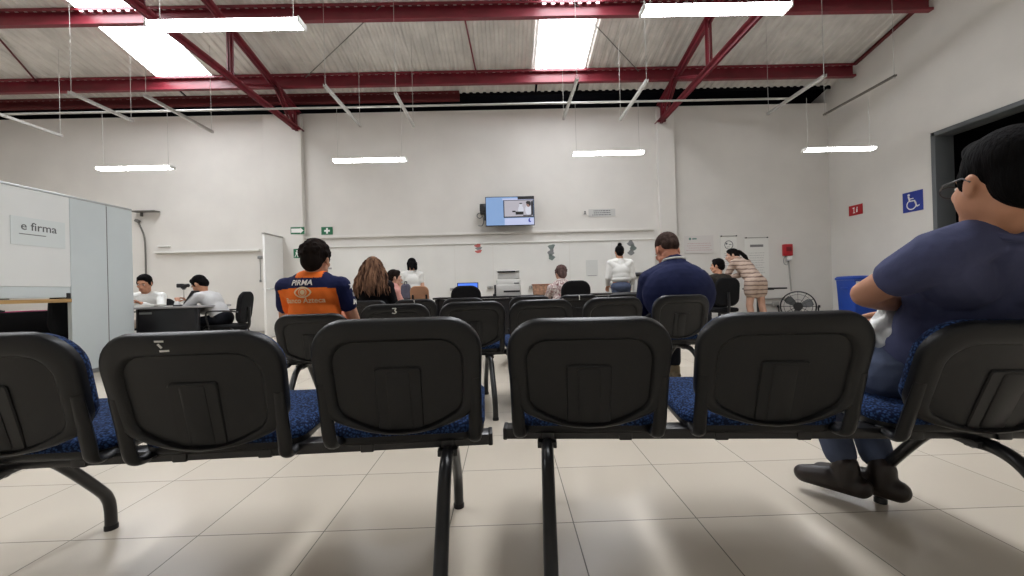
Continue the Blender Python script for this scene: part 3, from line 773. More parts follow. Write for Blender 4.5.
mb.build('glasses', mat('dark_frame', (60, 56, 58), .3), p1)
# ---- the man in the orange and navy shirt
ORANGE = cloth('orange', (255, 126, 50), noise=.06, bump=.2); NAVY = cloth('navy', (32, 38, 78), noise=.1, bump=.2)
J = pose(seat=.47, lean=-4, torso=.40, sw=.19, arms='phone', head_fwd=.015)
J['head'] = J['head']+V((.02, 0, -.025))
loc2 = (at(315, 290, 2.92).x, 2.92, 0)
def orange_pick(c):
    x, y, z = c
    if z > .972 and abs(x) < .09: return 0
    if z > .905 - .10*max(0, abs(x+.0)-.08): return 1
    if x > .185 and z > .72 or x < -.215: return 1
    return 0
p2 = make_person('man in an orange and navy football shirt seen from behind in the second row', loc=loc2, yaw=R(2), J=J, skinm=WARM, hair=DBROWN, hairstyle='fluffy', shirt=[ORANGE, NAVY], shirt_colour=orange_pick,
                 trousers=DARKT, shoes=LEATH, girth=1.13, head_dir=(.06, 1, -.06), collar=ORANGE, voxel=.006, hs=1.1)
def print_on(person, shirt, name, body, size, x, z, m, bold=0, shear=0, mesh_fn=None):
    bv = BVHTree.FromPolygons([v.co for v in shirt.data.vertices], [p.vertices for p in shirt.data.polygons])
    mx = frame_m(V((x, -1, z)), V((1, 0, 0)), V((0, 0, 1)), V((0, -1, 0)))
    o = lettering(name, body, size, m, shirt, mx, 0, 'CENTER', bold, shear) if mesh_fn is None else mesh_fn(mx, m, shirt, name)
    bm = bmesh.new(); bm.from_mesh(o.data); bmesh.ops.remove_doubles(bm, verts=bm.verts, dist=1e-5)
    bmesh.ops.triangulate(bm, faces=bm.faces); bmesh.ops.subdivide_edges(bm, edges=[e for e in bm.edges if e.calc_length() > .008], cuts=2)
    for v in bm.verts:
        hit = bv.ray_cast(V((v.co.x, -1, v.co.z)), V((0, 1, 0)))
        v.co.y = (hit[0].y if hit[0] else -.12) - .005
    bm.to_mesh(o.data); bm.free()
    return o
PRINT = mat('white_print', (236, 232, 226), .7); PRINTY = mat('cream_print', (246, 214, 170), .7)
sh2 = [c for c in p2.children if c.name.startswith('shirt')][0]
print_on(p2, sh2, 'lettering', 'PIRMA', .052, -.03, .937, PRINT, .0012, .15)
print_on(p2, sh2, 'lettering', 'Banco Azteca', .050, -.02, .815, PRINTY, .0008, .1)
def eye_logo(mx, m, par, name):
    mb = MB()
    def arc(r0, r1, a0, a1, sx=1.0, n=26, cy=0):
        for k in range(n):
            q0, q1 = R(a0+(a1-a0)*k/n), R(a0+(a1-a0)*(k+1)/n)
            mb.bm.faces.new([mb.bm.verts.new(mx @ V((r*math.cos(q)*sx, r*math.sin(q)+cy, 0))) for r, q in ((r0, q0), (r1, q0), (r1, q1), (r0, q1))])
    arc(.0, .017, 0, 360); arc(.023, .029, 0, 360); arc(.040, .050, 15, 165, 1.25, cy=-.012); arc(.044, .052, 195, 345, 1.2, cy=.014)
    return mb.build(name, m, par)
print_on(p2, sh2, 'emblem', '', 0, -.02, .872, PRINTY, mesh_fn=eye_logo)
def side_print(shirt, body, size, y, z, m):
    bv = BVHTree.FromPolygons([v.co for v in shirt.data.vertices], [p.vertices for p in shirt.data.polygons])
    o = lettering('lettering', body, size, m, shirt, frame_m(V((1, y, z)), V((0, 1, 0)), V((0, 0, 1)), V((1, 0, 0))), 0, 'CENTER', .002)
    bm = bmesh.new(); bm.from_mesh(o.data); bmesh.ops.remove_doubles(bm, verts=bm.verts, dist=1e-5); bmesh.ops.triangulate(bm, faces=bm.faces)
    bmesh.ops.subdivide_edges(bm, edges=[e for e in bm.edges if e.calc_length() > .008], cuts=2)
    for v in bm.verts:
        hit = bv.ray_cast(V((1, v.co.y, v.co.z)), V((-1, 0, 0))); v.co.x = (hit[0].x if hit[0] else .24) + .0035
    bm.to_mesh(o.data); bm.free()
side_print(sh2, 'M', .05, J['shr'].y+.03, J['shr'].z-.115, PRINT); side_print(sh2, '\u2605', .06, J['shr'].y+.0, J['shr'].z+.0, PRINT); side_print(sh2, 'B', .04, J['shr'].y+.02, J['shr'].z-.06, PALEINK)
# ---- the big man in the navy sweater
J = pose(seat=.47, lean=6, hunch=16, torso=.49, sw=.225, arms='phone', head_fwd=.05)
loc3 = (at(680, 290, 3.27).x, 3.27, 0)
J['head'] = J['head']+V((-.02, .0, -.045))
for q, sg in (('l', -1), ('r', 1)): J['sh'+q] += V((-sg*.02, .02, -.10)); J['el'+q] = J['sh'+q]+V((sg*.03, .12, -.24))
SWEAT = cloth('navy_sweater', (30, 36, 70), noise=.08, bump=.3); WHITEC = cloth('white_cotton', (216, 214, 208), noise=.04, bump=.2)
make_person('broad man in a navy sweater with a white collar, head bowed, in the second row', loc=loc3, yaw=R(3), J=J, skinm=skin('ruddy', (196, 132, 106)), hair=hairm('greyed_brown', (52, 40, 36), (74, 60, 54)), hairstyle='cropped', shirt=SWEAT, sleeves='long', trousers=DARKT,
            shoes=mat('khaki_shoe', (126, 112, 88), .7), girth=1.42, head_dir=(-.02, 1, -.55), head_up=(0, .5, 1), collar=WHITEC, voxel=.006, hs=1.22, shoulder_r=.085, extra_shirt=[('e', V((0, .02, .78)), (.305, .17, .26)), ('e', V((0, .05, .93)), (.235, .12, .115)), ('e', V((0, .06, .99)), (.15, .09, .075))])
# ---- the long-haired woman, third row
J = pose(seat=.47, lean=-2, torso=.42, sw=.165, arms='lap', head_fwd=.02)
loc4 = (at(374, 290, 4.63).x, 4.63, 0)
BLACKC = cloth('black_top', (20, 19, 22)); BLOND = hairm('streaked_brown', (52, 36, 30), (140, 106, 84))
p4 = make_person('woman with long streaked wavy hair in a black top, third row', loc=loc4, J=J, skinm=PINK, hair=BLOND, shirt=BLACKC, sleeves='long', trousers=DARKT, shoes=LEATH, girth=1.08, head_dir=(.03, 1, -.03), voxel=.007)
hr0 = [c for c in p4.children if c.name.startswith('hair')][0]
mb = MB(); H0 = V(J['head']); random.seed(3)
for k in range(120):
    a = R(random.uniform(168, 372)); y = math.sin(a); x = math.cos(a)
    top = H0+V((x*.07, -.02+y*.075, random.uniform(.03, .09))); L = random.uniform(.26, .40)
    ph = random.uniform(0, 6.28); sp = random.uniform(.9, 1.9)
    pts = [top+V((x*.078*t**.7*sp+.008*math.sin(ph+t*13), y*.035*t**.6-.01-.05*t*(1 if y < 0 else 0)+.006*math.cos(ph+t*11), -L*t+.015*(1-t)*t)) for t in [i/9 for i in range(10)]]
    mb.tube(pts, [.012]*7+[.010, .007, .003], 6)
mb.build('long_locks', BLOND, hr0)

# ================================================================== LEFT: partition booth
PX = -4.95
def pp(py_y, z): return (PX, py_y, z)
PT = 2.03
t = thing('partition', 'long grey-blue and white office partition with an open counter, on the left', 'partition', (PX, 4.6, 0))
def pbox(nm, y0, y1, z0, z1, m, d=.05, x=0, par=None):
    mb = MB(); mb.box((x, (y0+y1)/2-4.6, (z0+z1)/2), (d, y1-y0, z1-z0), bev=.004, seg=1); return mb.build(nm, m, par or t, smooth=False)
Y0 = at_x(69, 280, PX).y; Y1 = at_x(106, 280, PX).y; Y2 = at_x(131.5, 280, PX).y
pbox('panel', Y0, Y1-.004, 0, PT, PARTN); pbox('panel', Y1+.004, Y2, 0, PT, PARTN)
pbox('joint_strip', Y1-.006, Y1+.006, .02, PT-.01, GREYP, .052)
pbox('top_panel', 1.2, Y0-.003, 1.02, PT, PARTW); pbox('middle_panel', 1.2, Y0-.003, .90, 1.018, PARTN, .04)
pbox('base_rail', Y0, Y2, 0, .05, GREYP, .06)
pbox('top_rail', 1.2, Y2, PT, PT+.025, ALU, .055)
wl = pbox('counter_ledge', 1.2, Y0-.003, .845, .885, WOOD, .24, -.085)
pbox('corner_post', Y0-.05, Y0-.005, .88, .95, DARKP, .05)
pbox('lower_panel', 1.2, 3.3, 0, .84, PARTN)
# the sign on the upper panel
yc = at_x(39, 230, PX+.027).y; zc = at_x(39, 231, PX+.027).z
sg = thing('booth_sign', 'pale paper sign reading e firma high on the white partition', 'sign', (PX+.027, yc, zc))
mb = MB(); mb.box((.002, 0, -.02), (.004, .50, .29), bev=.001); mb.build('sheet', mat('pale_blue_paper', (216, 223, 223), .7), sg, smooth=False)
lettering('lettering', 'e firma', .118, INK, sg, frame_m(V((.0045, 0, .03)), V((0, 1, 0)), V((0, 0, 1)), V((1, 0, 0))), .0005, 'CENTER', .001)
mb = MB(); mb.box((.0045, -.06, -.05), (.001, .24, .008)); mb.build('underline', INK, sg, smooth=False)
# table with black cloth, its papers and a chair inside the booth
t = thing('draped_table', 'table under a black cloth with a magenta runner, behind the open counter', 'table', (-6.05, 4.35, 0))
mb = MB(); mb.box((0, 0, .725), (.9, 2.0, .03), bev=.004); mb.build('table_top', DESK, t)
mb = MB(); n = 60; lo = []
for zz, k in ((.745, 0), (.74, .012), (.40, .018), (.02, .03)):
    lp = []
    for x, y in rrect(.92, 2.02, .04, 12):
        q = math.atan2(y, x); w = k*math.sin(q*22)*.6 if zz < .7 else 0; lp.append(V((x*(1+k*.5)+w*math.cos(q), y*(1+k*.3)+w*math.sin(q), zz)))
    lo.append(lp)
mb.loft(lo); mb.build('cloth', cloth('black_drape', (14, 13, 16), bump=.15), t)
mb = MB(); mb.box((.12, 0, .749), (.45, 1.9, .006), bev=.002); mb.build('runner', cloth('magenta', (150, 30, 80)), t)
for x, y in ((-.4, -.9), (.4, -.9), (-.4, .9), (.4, .9)):
    mb = MB(); mb.box((x, y, .36), (.04, .04, .7)); mb.build('leg', METALB, t)
p = V((-5.75, 4.55, .752))
t = thing('desk_phone', 'black desk telephone on the magenta runner in the booth', 'telephone', p)
mb = MB(); mb.loft([[V((x, y, z)) for x, y in ((-.09, -.1), (.09, -.1), (.09, .1), (-.09, .1))] for z in (0, .02)] + [[V((x, y, .02+(.05 if x < 0 else .0))) for x, y in ((-.08, -.09), (.08, -.09), (.08, .09), (-.08, .09))]]); mb.build('phone_body', DARKP, t, smooth=False)
mb = MB(); mb.tube(smooth_path([(-.05, -.095, .075), (-.05, -.06, .09), (-.05, .06, .09), (-.05, .095, .075)], 4), [.018]*13, 8); mb.build('handset', DARKP, t)
p = at_x(6, 294, PX); t = thing('stapler', 'small dark stapler lying on the wooden counter ledge at the left edge', 'stapler', (PX-.06, p.y, .886))
mb = MB(); mb.box((0, 0, .008), (.035, .13, .012), bev=.003); mb.build('stapler_base', DARKP, t)
mb = MB(); mb.loft([[V((x, y, z)) for x, z in ((-.015, .018+q), (.015, .018+q), (.012, .045+q), (-.012, .045+q))] for y, q in ((-.06, .0), (.0, .004), (.065, .012))]); mb.build('stapler_arm', DARKP, t)
p = (-5.35, 4.3, .752)
mb = MB(); mb.box((0, 0, .004), (.21, .30, .008), (0, 0, .2), bev=.001); o = mb.build('paper_sheets', PAPER); o.location = (-5.78, 4.05, .7525); tag(o, 'white papers lying on the magenta runner behind the counter', 'papers')

def office_chair(loc, yaw, label, group='black office chairs', hz=.46, m=OFFICE, top=.95, bw=.44, star=True, bh=.42, frame=METALB):
    t = thing('office_chair', label, 'chair', (loc[0], loc[1], 0), yaw, group)
    def lp(w, d, z, r): return [V((x, y+.0, z)) for x, y in rrect(w, d, r, 5)]
    mb = MB(); mb.loft([lp(.40, .40, hz-.07, .10), lp(.47, .46, hz-.055, .12), lp(.48, .47, hz-.02, .12), lp(.45, .44, hz, .12), lp(.32, .31, hz+.008, .1)]); mb.build('seat', m, t)
    zc = top-bh/2
    def bp(i, d): return [V((x, -.235-d+.10*x*x*4*.25-.06*(y/bh), zc+y)) for x, y in rrect(bw-2*i, bh-2*i, max(.03, bw*.33-i), 7)]
    mb = MB(); mb.loft([bp(.08, .045), bp(.02, .04), bp(0, .02), bp(0, -.005), bp(.02, -.025), bp(.08, -.032)]); mb.build('backrest', m, t)
    mb = MB(); mb.tube(smooth_path([(0, -.06, hz-.085), (0, -.22, hz-.085), (0, -.29, hz-.02), (0, -.29, zc)], 5), [.02]*16, 10); mb.build('back_bar', frame, t)
    if star:
        mb = MB(); mb.lathe([(0, .09), (.032, .09), (.028, .12), (.026, hz-.09), (.05, hz-.075), (0, hz-.07)], (0, 0, 0), 16); mb.build('gas_post', frame, t)
        for k in range(5):
            q = R(90+72*k); e = V((.29*math.cos(q), .29*math.sin(q), .065))
            mb = MB(); mb.tube([(0, 0, .105), tuple(V((0, 0, .098)).lerp(e, .6)), tuple(e)], [.03, .022, .014], 8); bl = mb.build('base_leg', frame, t)
            mb = MB(); mb.lathe([(0, -.012), (.026, -.012), (.029, 0), (.026, .012), (0, .012)], (e.x, e.y, .029), 14, 'X'); mb.build('caster', DARKP, bl)
    else:
        for sx in (-1, 1):
            mb = MB(); mb.tube(smooth_path([(sx*.24, .24, .01), (sx*.225, .19, hz-.06), (sx*.22, .0, hz-.075), (sx*.225, -.17, hz-.06), (sx*.24, -.25, .01)], 5), [.012]*21, 8); mb.build('leg', frame, t)
            mb = MB(); mb.tube(smooth_path([(sx*.23, .12, hz-.05), (sx*.25, .15, hz+.15), (sx*.25, .10, hz+.20), (sx*.25, -.12, hz+.20), (sx*.22, -.24, hz+.18)], 5), [.012]*21, 8); mb.build('armrest', frame, t)
    return t
office_chair((at(60, 320, 5.15).x+.25, 4.95), R(75), 'black office chair half hidden behind the end of the grey-blue panel', top=1.0, bw=.5, bh=.55)

# ================================================================== LEFT DESK and the two people at it
t = thing('office_desk', 'black office desk with a white top edge, between the two seated men on the left', 'desk', (at(172, 310, 5.8).x, 5.85, 0))
mb = MB(); mb.box((0, 0, .735), (1.16, .66, .026), bev=.004); mb.build('desktop', mat('grey_desktop', (150, 148, 148), .4), t)
mb = MB(); mb.box((.13, -.27, .40), (.78, .02, .64), bev=.003); mp_ = mb.build('modesty_panel', DESK, t)
mb = MB(); mb.box((-.275, .0, .36), (.03, .58, .72), bev=.003); mb.build('side_panel', DESK, t)
for y in (-.27, .27):
    mb = MB(); mb.box((.52, y, .36), (.05, .04, .72), bev=.003); mb.build('leg', DESK, t)
mb = MB(); mb.box((-.17, -.2815, .665), (.17, .003, .03), bev=.001); mb.build('desk_plate', GREYP, mp_)
dz = .748
def on_desk(px, Y): q = at(px, 300, Y); return (q.x, Y, dz)
def laptop(loc, yaw, label, scr, screen_m, tilt=18, w=.34, cat='laptop'):
    t = thing('laptop', label, cat, loc, yaw)
    mb = MB(); mb.box((0, 0, .009), (w, .235, .018), bev=.004); bs = mb.build('laptop_base', DARKP, t)
    mb = MB()
    for r in range(4): mb.box((0, .02+.032*r-.02, .0185), (w*.86, .024, .002))
    mb.build('keyboard', GREYP, bs, smooth=False)
    a = R(tilt); M = Matrix.Translation(V((0, .115, .02))) @ Euler((-a, 0, 0)).to_matrix().to_4x4()
    mb = MB(); b2 = bmesh.new(); bmesh.ops.create_cube(b2, size=1)
    for v in b2.verts: v.co = V((v.co.x*w, v.co.y*.01, v.co.z*.22+.11))
    bmesh.ops.bevel(b2, geom=b2.edges[:], offset=.003, segments=2, affect='EDGES'); mb.merge(b2, M); ld = mb.build('laptop_lid', DARKP, t)
    mb = MB(); mb.loft([[M @ V((x, d, z)) for x, z in ((-w*.46, .018), (w*.46, .018), (w*.46, .208), (-w*.46, .208))] for d in (-.0055, -.0065)]); mb.build('laptop_screen', screen_m, ld, smooth=False)
    return t
laptop(on_desk(181, 5.84), R(-80), 'open black laptop on the left desk beside the small webcam stand', 0, DARKP, 30, .33)
q = on_desk(184, 6.02); t = thing('webcam_stand', 'small black webcam on a slim stand on the left desk', 'camera', q)
mb = MB(); mb.lathe([(0, 0), (.05, 0), (.05, .01), (.01, .018), (0, .018)], (0, 0, 0), 16); mb.build('stand_base', DARKP, t)
mb = MB(); mb.tube([(0, 0, .015), (0, 0, .25)], .006, 8); mb.build('stand_post', GALV, t)
mb = MB(); mb.box((0, 0, .275), (.05, .06, .05), bev=.008); mb.box((-.045, 0, .295), (.08, .07, .06), bev=.012); mb.lathe([(0, 0), (.024, 0), (.028, .05), (.02, .055), (0, .045)], (.02, 0, .295), 14, 'X'); mb.box((0, 0, .245), (.03, .03, .02)); mb.build('camera_head', DARKP, t)
for i, (px, Y, w, r, lab) in enumerate(((146, 5.66, .30, .1, 'stack of white papers at the left end of the left desk'), (168, 5.72, .22, -.3, 'loose white sheets beside the black laptop on the left desk'))):
    mb = MB()
    for k in range(3 if i == 0 else 1): mb.box((.01*k, .008*k, .006+.012*k), (w, .21, .011), (0, 0, .08*k), bev=.001)
    o = mb.build('paper_stack', PAPER, smooth=False); o.location = on_desk(px, Y); o.rotation_euler.z = r; tag(o, lab, 'papers')
PALE = cloth('pale_shirt', (232, 233, 229), noise=.05); GREYSH = cloth('light_grey_shirt', (208, 208, 208), noise=.06); CREAMT = cloth('cream_trousers', (208, 196, 186), noise=.05)
J = pose(seat=.44, lean=16, hunch=10, torso=.43, sw=.175, arms='desk')
make_person('man in a pale shirt and cream trousers facing us at the left desk', hs=1.08, loc=(at(152, 290, 6.35).x, 6.35, 0), yaw=R(195), J=J, skinm=TAN, hair=BLACKH, shirt=PALE, sleeves='long', trousers=CREAMT, shoes=LEATH, head_dir=(0, 1, -.35), head_up=(0, .35, 1))
J = pose(seat=.45, lean=31, hunch=16, torso=.45, sw=.175, arms='desk'); 
for q in 'lr': J['wr'+q] = J['wr'+q]+V((0, .10, .0)); J['el'+q] += V((0, .08, 0))
make_person('man in a light grey shirt bent forward over the left desk, seen from the side', hs=1.08, loc=(at(222, 290, 5.95).x, 5.95, 0), yaw=R(88), J=J, skinm=TAN, hair=BLACKH, shirt=GREYSH, sleeves='long', trousers=DARKT, shoes=LEATH, head_dir=(0, 1, -.75), head_up=(0, .7, 1))
office_chair((at(227, 320, 5.95).x, 5.95), R(100), 'black armchair with an oval back behind the man in the light grey shirt', star=False, top=.93, bw=.42, bh=.46)
# the visitor's stool under the man facing us
office_chair((at(152, 290, 6.4).x-.02, 6.42), R(195), 'black chair under the man in the pale shirt', star=False, top=.86, bw=.40)
# fittings on the wall at the left
q = at(145, 211.5, 8.9); mb = MB(); mb.box((q.x, q.y, q.z), (.52, .16, .022), bev=.003); mb.box((q.x-.12, q.y+.05, q.z-.05), (.02, .06, .09)); tag(mb.build('wall_shelf', DGALV), 'narrow grey shelf on the wall above the end of the partition', 'shelf')
q = at(137.5, 221, 8.95); mb = MB(); mb.box((q.x, q.y, q.z), (.09, .07, .06), (0, .5, 0), bev=.008)
pts = [at(137.5, 221, 8.95), at(141, 228, 8.95), at(144.5, 238, 8.96), at(145.5, 255, 8.96), at(146, 292, 8.96)]
mb.tube(smooth_path([tuple(v) for v in pts], 5), .016, 8); tag(mb.build('wall_cable', DGALV), 'grey cable bending down the wall above the man in the pale shirt', 'cable')

# ================================================================== BACK WALL: screen, signs, posters
FX, FZ, FN = V((1, 0, 0)), V((0, 0, 1)), V((0, -1, 0))
def emis(n, rgb, k): return mat('screen_'+n, rgb, .3, emit=k)
c = at(510, 211, 8.72); t = thing('wall_screen', 'lit flat screen showing a pale blue slide, mounted high on the back wall', 'television', c)
W, H = 1.03, .605
mb = MB(); mb.box((0, .03, 0), (W+.03, .05, H+.03), bev=.008); mb.build('bezel', DARKP, t)
def srect(nm, x0, x1, z0, z1, m, d=.004, par=None):
    mb = MB(); mb.box(((x0+x1)/2, .004-d, (z0+z1)/2), (x1-x0, .002, z1-z0)); return mb.build(nm, m, par or t, smooth=False)
S1 = emis('pale_blue', (146, 182, 232), .5); S2 = emis('lilac', (196, 204, 238), .6); S3 = emis('picture', (200, 196, 206), .5); S4 = emis('navy', (14, 20, 60), .1); S5 = emis('ink', (20, 18, 28), .05)
S6 = emis('deep_blue', (40, 50, 190), .4); S7 = emis('skin', (190, 150, 140), .35); S8 = emis('white', (222, 224, 236), .55)
sc = srect('screen_image', -W/2, W/2, -H/2, H/2, S1, .0)
srect('slide_band', -.12, W/2, -H/2, -.155, S2, .003, sc); srect('slide_band', -.16, W/2, .235, H/2-.03, S2, .003, sc); srect('slide_bar', .17, W/2, .245, H/2, S5, .005, sc)
pc = srect('slide_picture', -.14, W/2-.005, -.145, .235, S5, .005, sc); srect('slide_photo', -.12, W/2-.02, -.12, .222, S3, .008, sc)
def sblob(x, z, rx, rz, m, d=.011):
    mb = MB(); n = 20; mb.loft([[V((x+rx*math.cos(q), .004-d-e, z+rz*math.sin(q))) for q in [2*math.pi*k/n for k in range(n)]] for e in (0, .002)]); mb.build('slide_figure', m, sc, smooth=False)
sblob(.40, .02, .07, .12, S8); sblob(.40, .135, .045, .06, S7, .014); sblob(.395, .172, .048, .034, S5, .016); sblob(.43, .15, .022, .05, S5, .0165); sblob(.235, .02, .06, .09, S8, .0125); sblob(.235, .125, .036, .045, S8, .015); sblob(.235, .155, .034, .012, S5, .017)
srect('slide_figure', .12, .29, -.085, -.02, S5, .019, sc); srect('slide_figure', .05, .12, -.03, .0, S5, .0192, sc); srect('slide_figure', .28, .47, -.115, -.095, S5, .0195, sc); srect('slide_figure', .455, .495, -.1, .2, S4, .0198, sc); sblob(.425, -.21, .033, .045, S6, .012); sblob(.448, -.20, .022, .035, S2, .0145)
mb = MB(); mb.box((-.58, .10, .09), (.15, .16, .17), bev=.015); mb.box((-.53, .09, -.06), (.07, .10, .24), bev=.01); mb.box((-.3, .17, 0), (.7, .22, .05), bev=.005); mb.build('mount', DARKP, t)
mb = MB(); mb.tube(smooth_path([(-.62, .1, .0), (-.70, .12, -.02), (-.72, .14, -.08), (-.66, .14, -.12), (-.60, .13, -.08), (-.58, .12, -.2), (-.62, .14, -.28), (-.70, .2, -.27)], 5), .010, 6); mb.build('cable', GREYP, t)

def plate(nm, px, py, w, h, m, label, cat, off=.01, group=None, Y=YB, d=.006):
    q = at(px, py, Y-off); o = thing(nm, label, cat, (q.x, q.y, q.z), 0, group)
    mb = MB(); mb.box((0, d/2, 0), (w, d, h), bev=.001, seg=1); mb.build('plate', m, o, smooth=False); return o
def flat(par, nm, polys, m, e=.0015):
    """flat figures on a plate: lists of (x, z) outlines"""
    mb = MB()
    for pl in polys: mb.loft([[V((x, -d, z)) for x, z in pl] for d in (0, e)])
    return mb.build(nm, m, par, smooth=False)
def R4(x0, x1, z0, z1): return [(x0, z0), (x1, z0), (x1, z1), (x0, z1)]
def disc(x, z, r, rz=None, n=20): return [(x+r*math.cos(2*math.pi*k/n), z+(rz or r)*math.sin(2*math.pi*k/n)) for k in range(n)]
def ringp(x, z, r0, r1, a0=0, a1=360, n=22):
    return [[(x+r*math.cos(R(a)), z+r*math.sin(R(a))) for r, a in ((r0, a0+(a1-a0)*k/n), (r1, a0+(a1-a0)*k/n), (r1, a0+(a1-a0)*(k+1)/n), (r0, a0+(a1-a0)*(k+1)/n))] for k in range(n)]
o = plate('exit_sign', 297.5, 230.6, .30, .155, GREENS, 'green sign with a white right-pointing arrow on the wall above the open door', 'sign', .13)
flat(o, 'arrow', [R4(-.135, .06, -.045, .045), [(.06, -.065), (.13, 0), (.06, .065)]], SIGNW)
o = plate('first_aid_sign', 327, 230.8, .25, .17, GREENS, 'green first-aid sign with a white cross, right of the arrow sign', 'sign', .012)
flat(o, 'cross', [R4(-.02, .02, -.062, .062), R4(-.062, -.02, -.02, .02), R4(.02, .062, -.02, .02)], SIGNW)
o = plate('evacuation_sign', 296.5, 253.5, .13, .20, GREENS, 'small upright green sign half hidden by the head of the man in orange', 'sign', .13)
flat(o, 'figure', [disc(.01, .055, .016), [(-.02, .03), (.03, .03), (.02, -.02), (-.015, -.02)], [(-.015, -.02), (.0, -.02), (-.03, -.08), (-.045, -.08)], [(.005, -.02), (.02, -.02), (.04, -.075), (.025, -.08)]], SIGNW)
o = plate('wall_notice', 327, 264, .26, .30, PAPER, 'white notice low on the wall right of the head of the man in orange', 'notice', .076)
flat(o, 'print', [R4(-.1, .1, -.12, -.08)] + [R4(-.09, .09-.02*k, .09-.035*k, .10-.035*k) for k in range(4)], PALEINK)
def notice_lines(w, n, h, gap, z0, seed):
    random.seed(seed); out = []
    for k in range(n):
        ww = w*random.uniform(.75, 1); x = -ww/2
        while x < ww/2-.02:
            L = random.uniform(.02, .06); out.append(R4(x, min(x+L, ww/2), z0-gap*k-h, z0-gap*k)); x += L+.012
    return out
GREYPL = mat('pale_grey_plate', (190, 190, 187), .6)
o = plate('wall_plaque', 602, 212.8, .60, .17, GREYPL, 'pale grey plaque with fine lines of text, right of the wall screen', 'plaque', .012)
flat(o, 'lettering', notice_lines(.46, 3, .018, .045, .055, 4), INK)
o = plate('wall_emblem', 585, 212.6, .12, .12, PAINT, 'tiny grey emblem on the wall just left of the pale grey plaque', 'emblem', .012)
flat(o, 'emblem_figure', [disc(0, .018, .02), [(-.03, -.005), (.03, -.005), (.02, -.03), (-.02, -.03)], R4(-.035, .035, -.045, -.037)], INK)
o = plate('wall_banner', 699, 244.5, .66, .40, mat('off_white_card', (206, 202, 198), .7), 'white card with a green emblem and pink text lines beside the navy man', 'notice', .012)
flat(o, 'emblem_figure', [disc(-.20, .13, .028), R4(-.15, -.05, .115, .145)], mat('grey_green', (84, 120, 112), .7))
flat(o, 'lettering', notice_lines(.60, 4, .012, .05, .03, 9), PINKINK)
o = plate('hanging_poster', 729, 252.5, .37, .74, PAPER, 'white poster with a ring emblem, hung behind the head of the leaning woman', 'poster', .012)
flat(o, 'ring_emblem', ringp(0, .17, .085, .1) + [R4(-.07, -.03, .18, .22), R4(.0, .06, .17, .185), R4(-.05, .02, .12, .13)], INK); flat(o, 'lettering', notice_lines(.26, 7, .008, .045, -.02, 12), PALEINK)
mb = MB(); mb.tube([(-.19, -.004, .37), (.19, -.004, .37)], .009, 8); mb.build('hanging_bar', GALV, o)
for s in (-1, 1):
    mb = MB(); mb.lathe([(0, -.02), (.014, -.02), (.014, 0), (0, 0)], (s*.17, 0, .37), 10, 'Y'); mb.build('clip', DARKP, o)
o = plate('hanging_poster', 757, 259, .54, .98, PAPER, 'larger white poster with a grey bar, hung on the wall left of the red box', 'poster', .012)
flat(o, 'heading_bar', [R4(-.15, .15, .27, .325)], mat('mid_grey_ink', (120, 118, 118), .7)); flat(o, 'lettering', notice_lines(.36, 9, .007, .055, .14, 15), PALEINK)
mb = MB(); mb.tube([(-.27, -.004, .48), (.27, -.004, .48)], .009, 8); mb.build('hanging_bar', GALV, o)
for s in (-1, 1):
    mb = MB(); mb.lathe([(0, -.02), (.014, -.02), (.014, 0), (0, 0)], (s*.24, 0, .48), 10, 'Y'); mb.build('clip', DARKP, o)
def wallmap(px, py, w, h, seed, m, label):
    """irregular cut-out shapes stuck on the wall"""
    o = plate('wall_map', px, py, w, h, PANEL, label, 'wall map', .078, 'small maps on the wall lining', d=.003); random.seed(seed)
    for k in range(3):
        cx, cz = random.uniform(-.2, .2)*w, (.28-.28*k)*h; n = 11; ph = random.uniform(0, 6)
        flat(o, 'map_region', [[(cx+w*.27*(1+.35*math.sin(3*q+ph))*math.cos(q), cz+h*.17*(1+.3*math.cos(2*q+ph))*math.sin(q)) for q in [2*math.pi*i/n for i in range(n)]]], m[k % len(m)])
    return o
GM, GM2, RM = mat('map_grey_green', (112, 124, 120), .7), mat('map_grey', (128, 130, 130), .7), mat('map_red', (186, 96, 92), .7)
wallmap(477.5, 248.5, .26, .24, 5, [RM, GM2, RM], 'small reddish wall map on the lining below the wall screen')
wallmap(553, 252, .26, .40, 8, [GM, GM2, GM], 'grey-green wall map above the woman in the floral blouse')
wallmap(631, 247.5, .26, .36, 11, [GM2, GM, GM2], 'grey wall map beside the head of the man in the long white shirt')
o = plate('wall_notice', 592, 268, .26, .36, mat('faint_sheet', (205, 206, 202), .7), 'faint white sheet on the wall between the floral blouse and the long white shirt', 'notice', .076)
flat(o, 'print', [R4(-.1, .1, -.175, -.16)], PALEINK)
# socket boxes along the lining
for i, (px, py) in enumerate(((453, 289.3), (490.5, 287.5), (532, 287.3), (609, 284.6))):
    lab = ('grey socket box left of the blue laptop screen', 'grey socket box just left of the white printer', 'grey socket box left of the tan basket', 'grey socket box left of the man in the long white shirt')[i]
    q = at(px, py, YB-.11); t = thing('socket_box', lab, 'socket', q, 0, 'grey socket boxes along the wall')
    mb = MB(); mb.box((0, 0, 0), (.13, .06, .065), bev=.006); mb.build('box_body', GALV, t)
    mb = MB(); mb.box((.0, -.032, .0), (.045, .006, .04), bev=.002); mb.build('socket_face', GREYP, t)
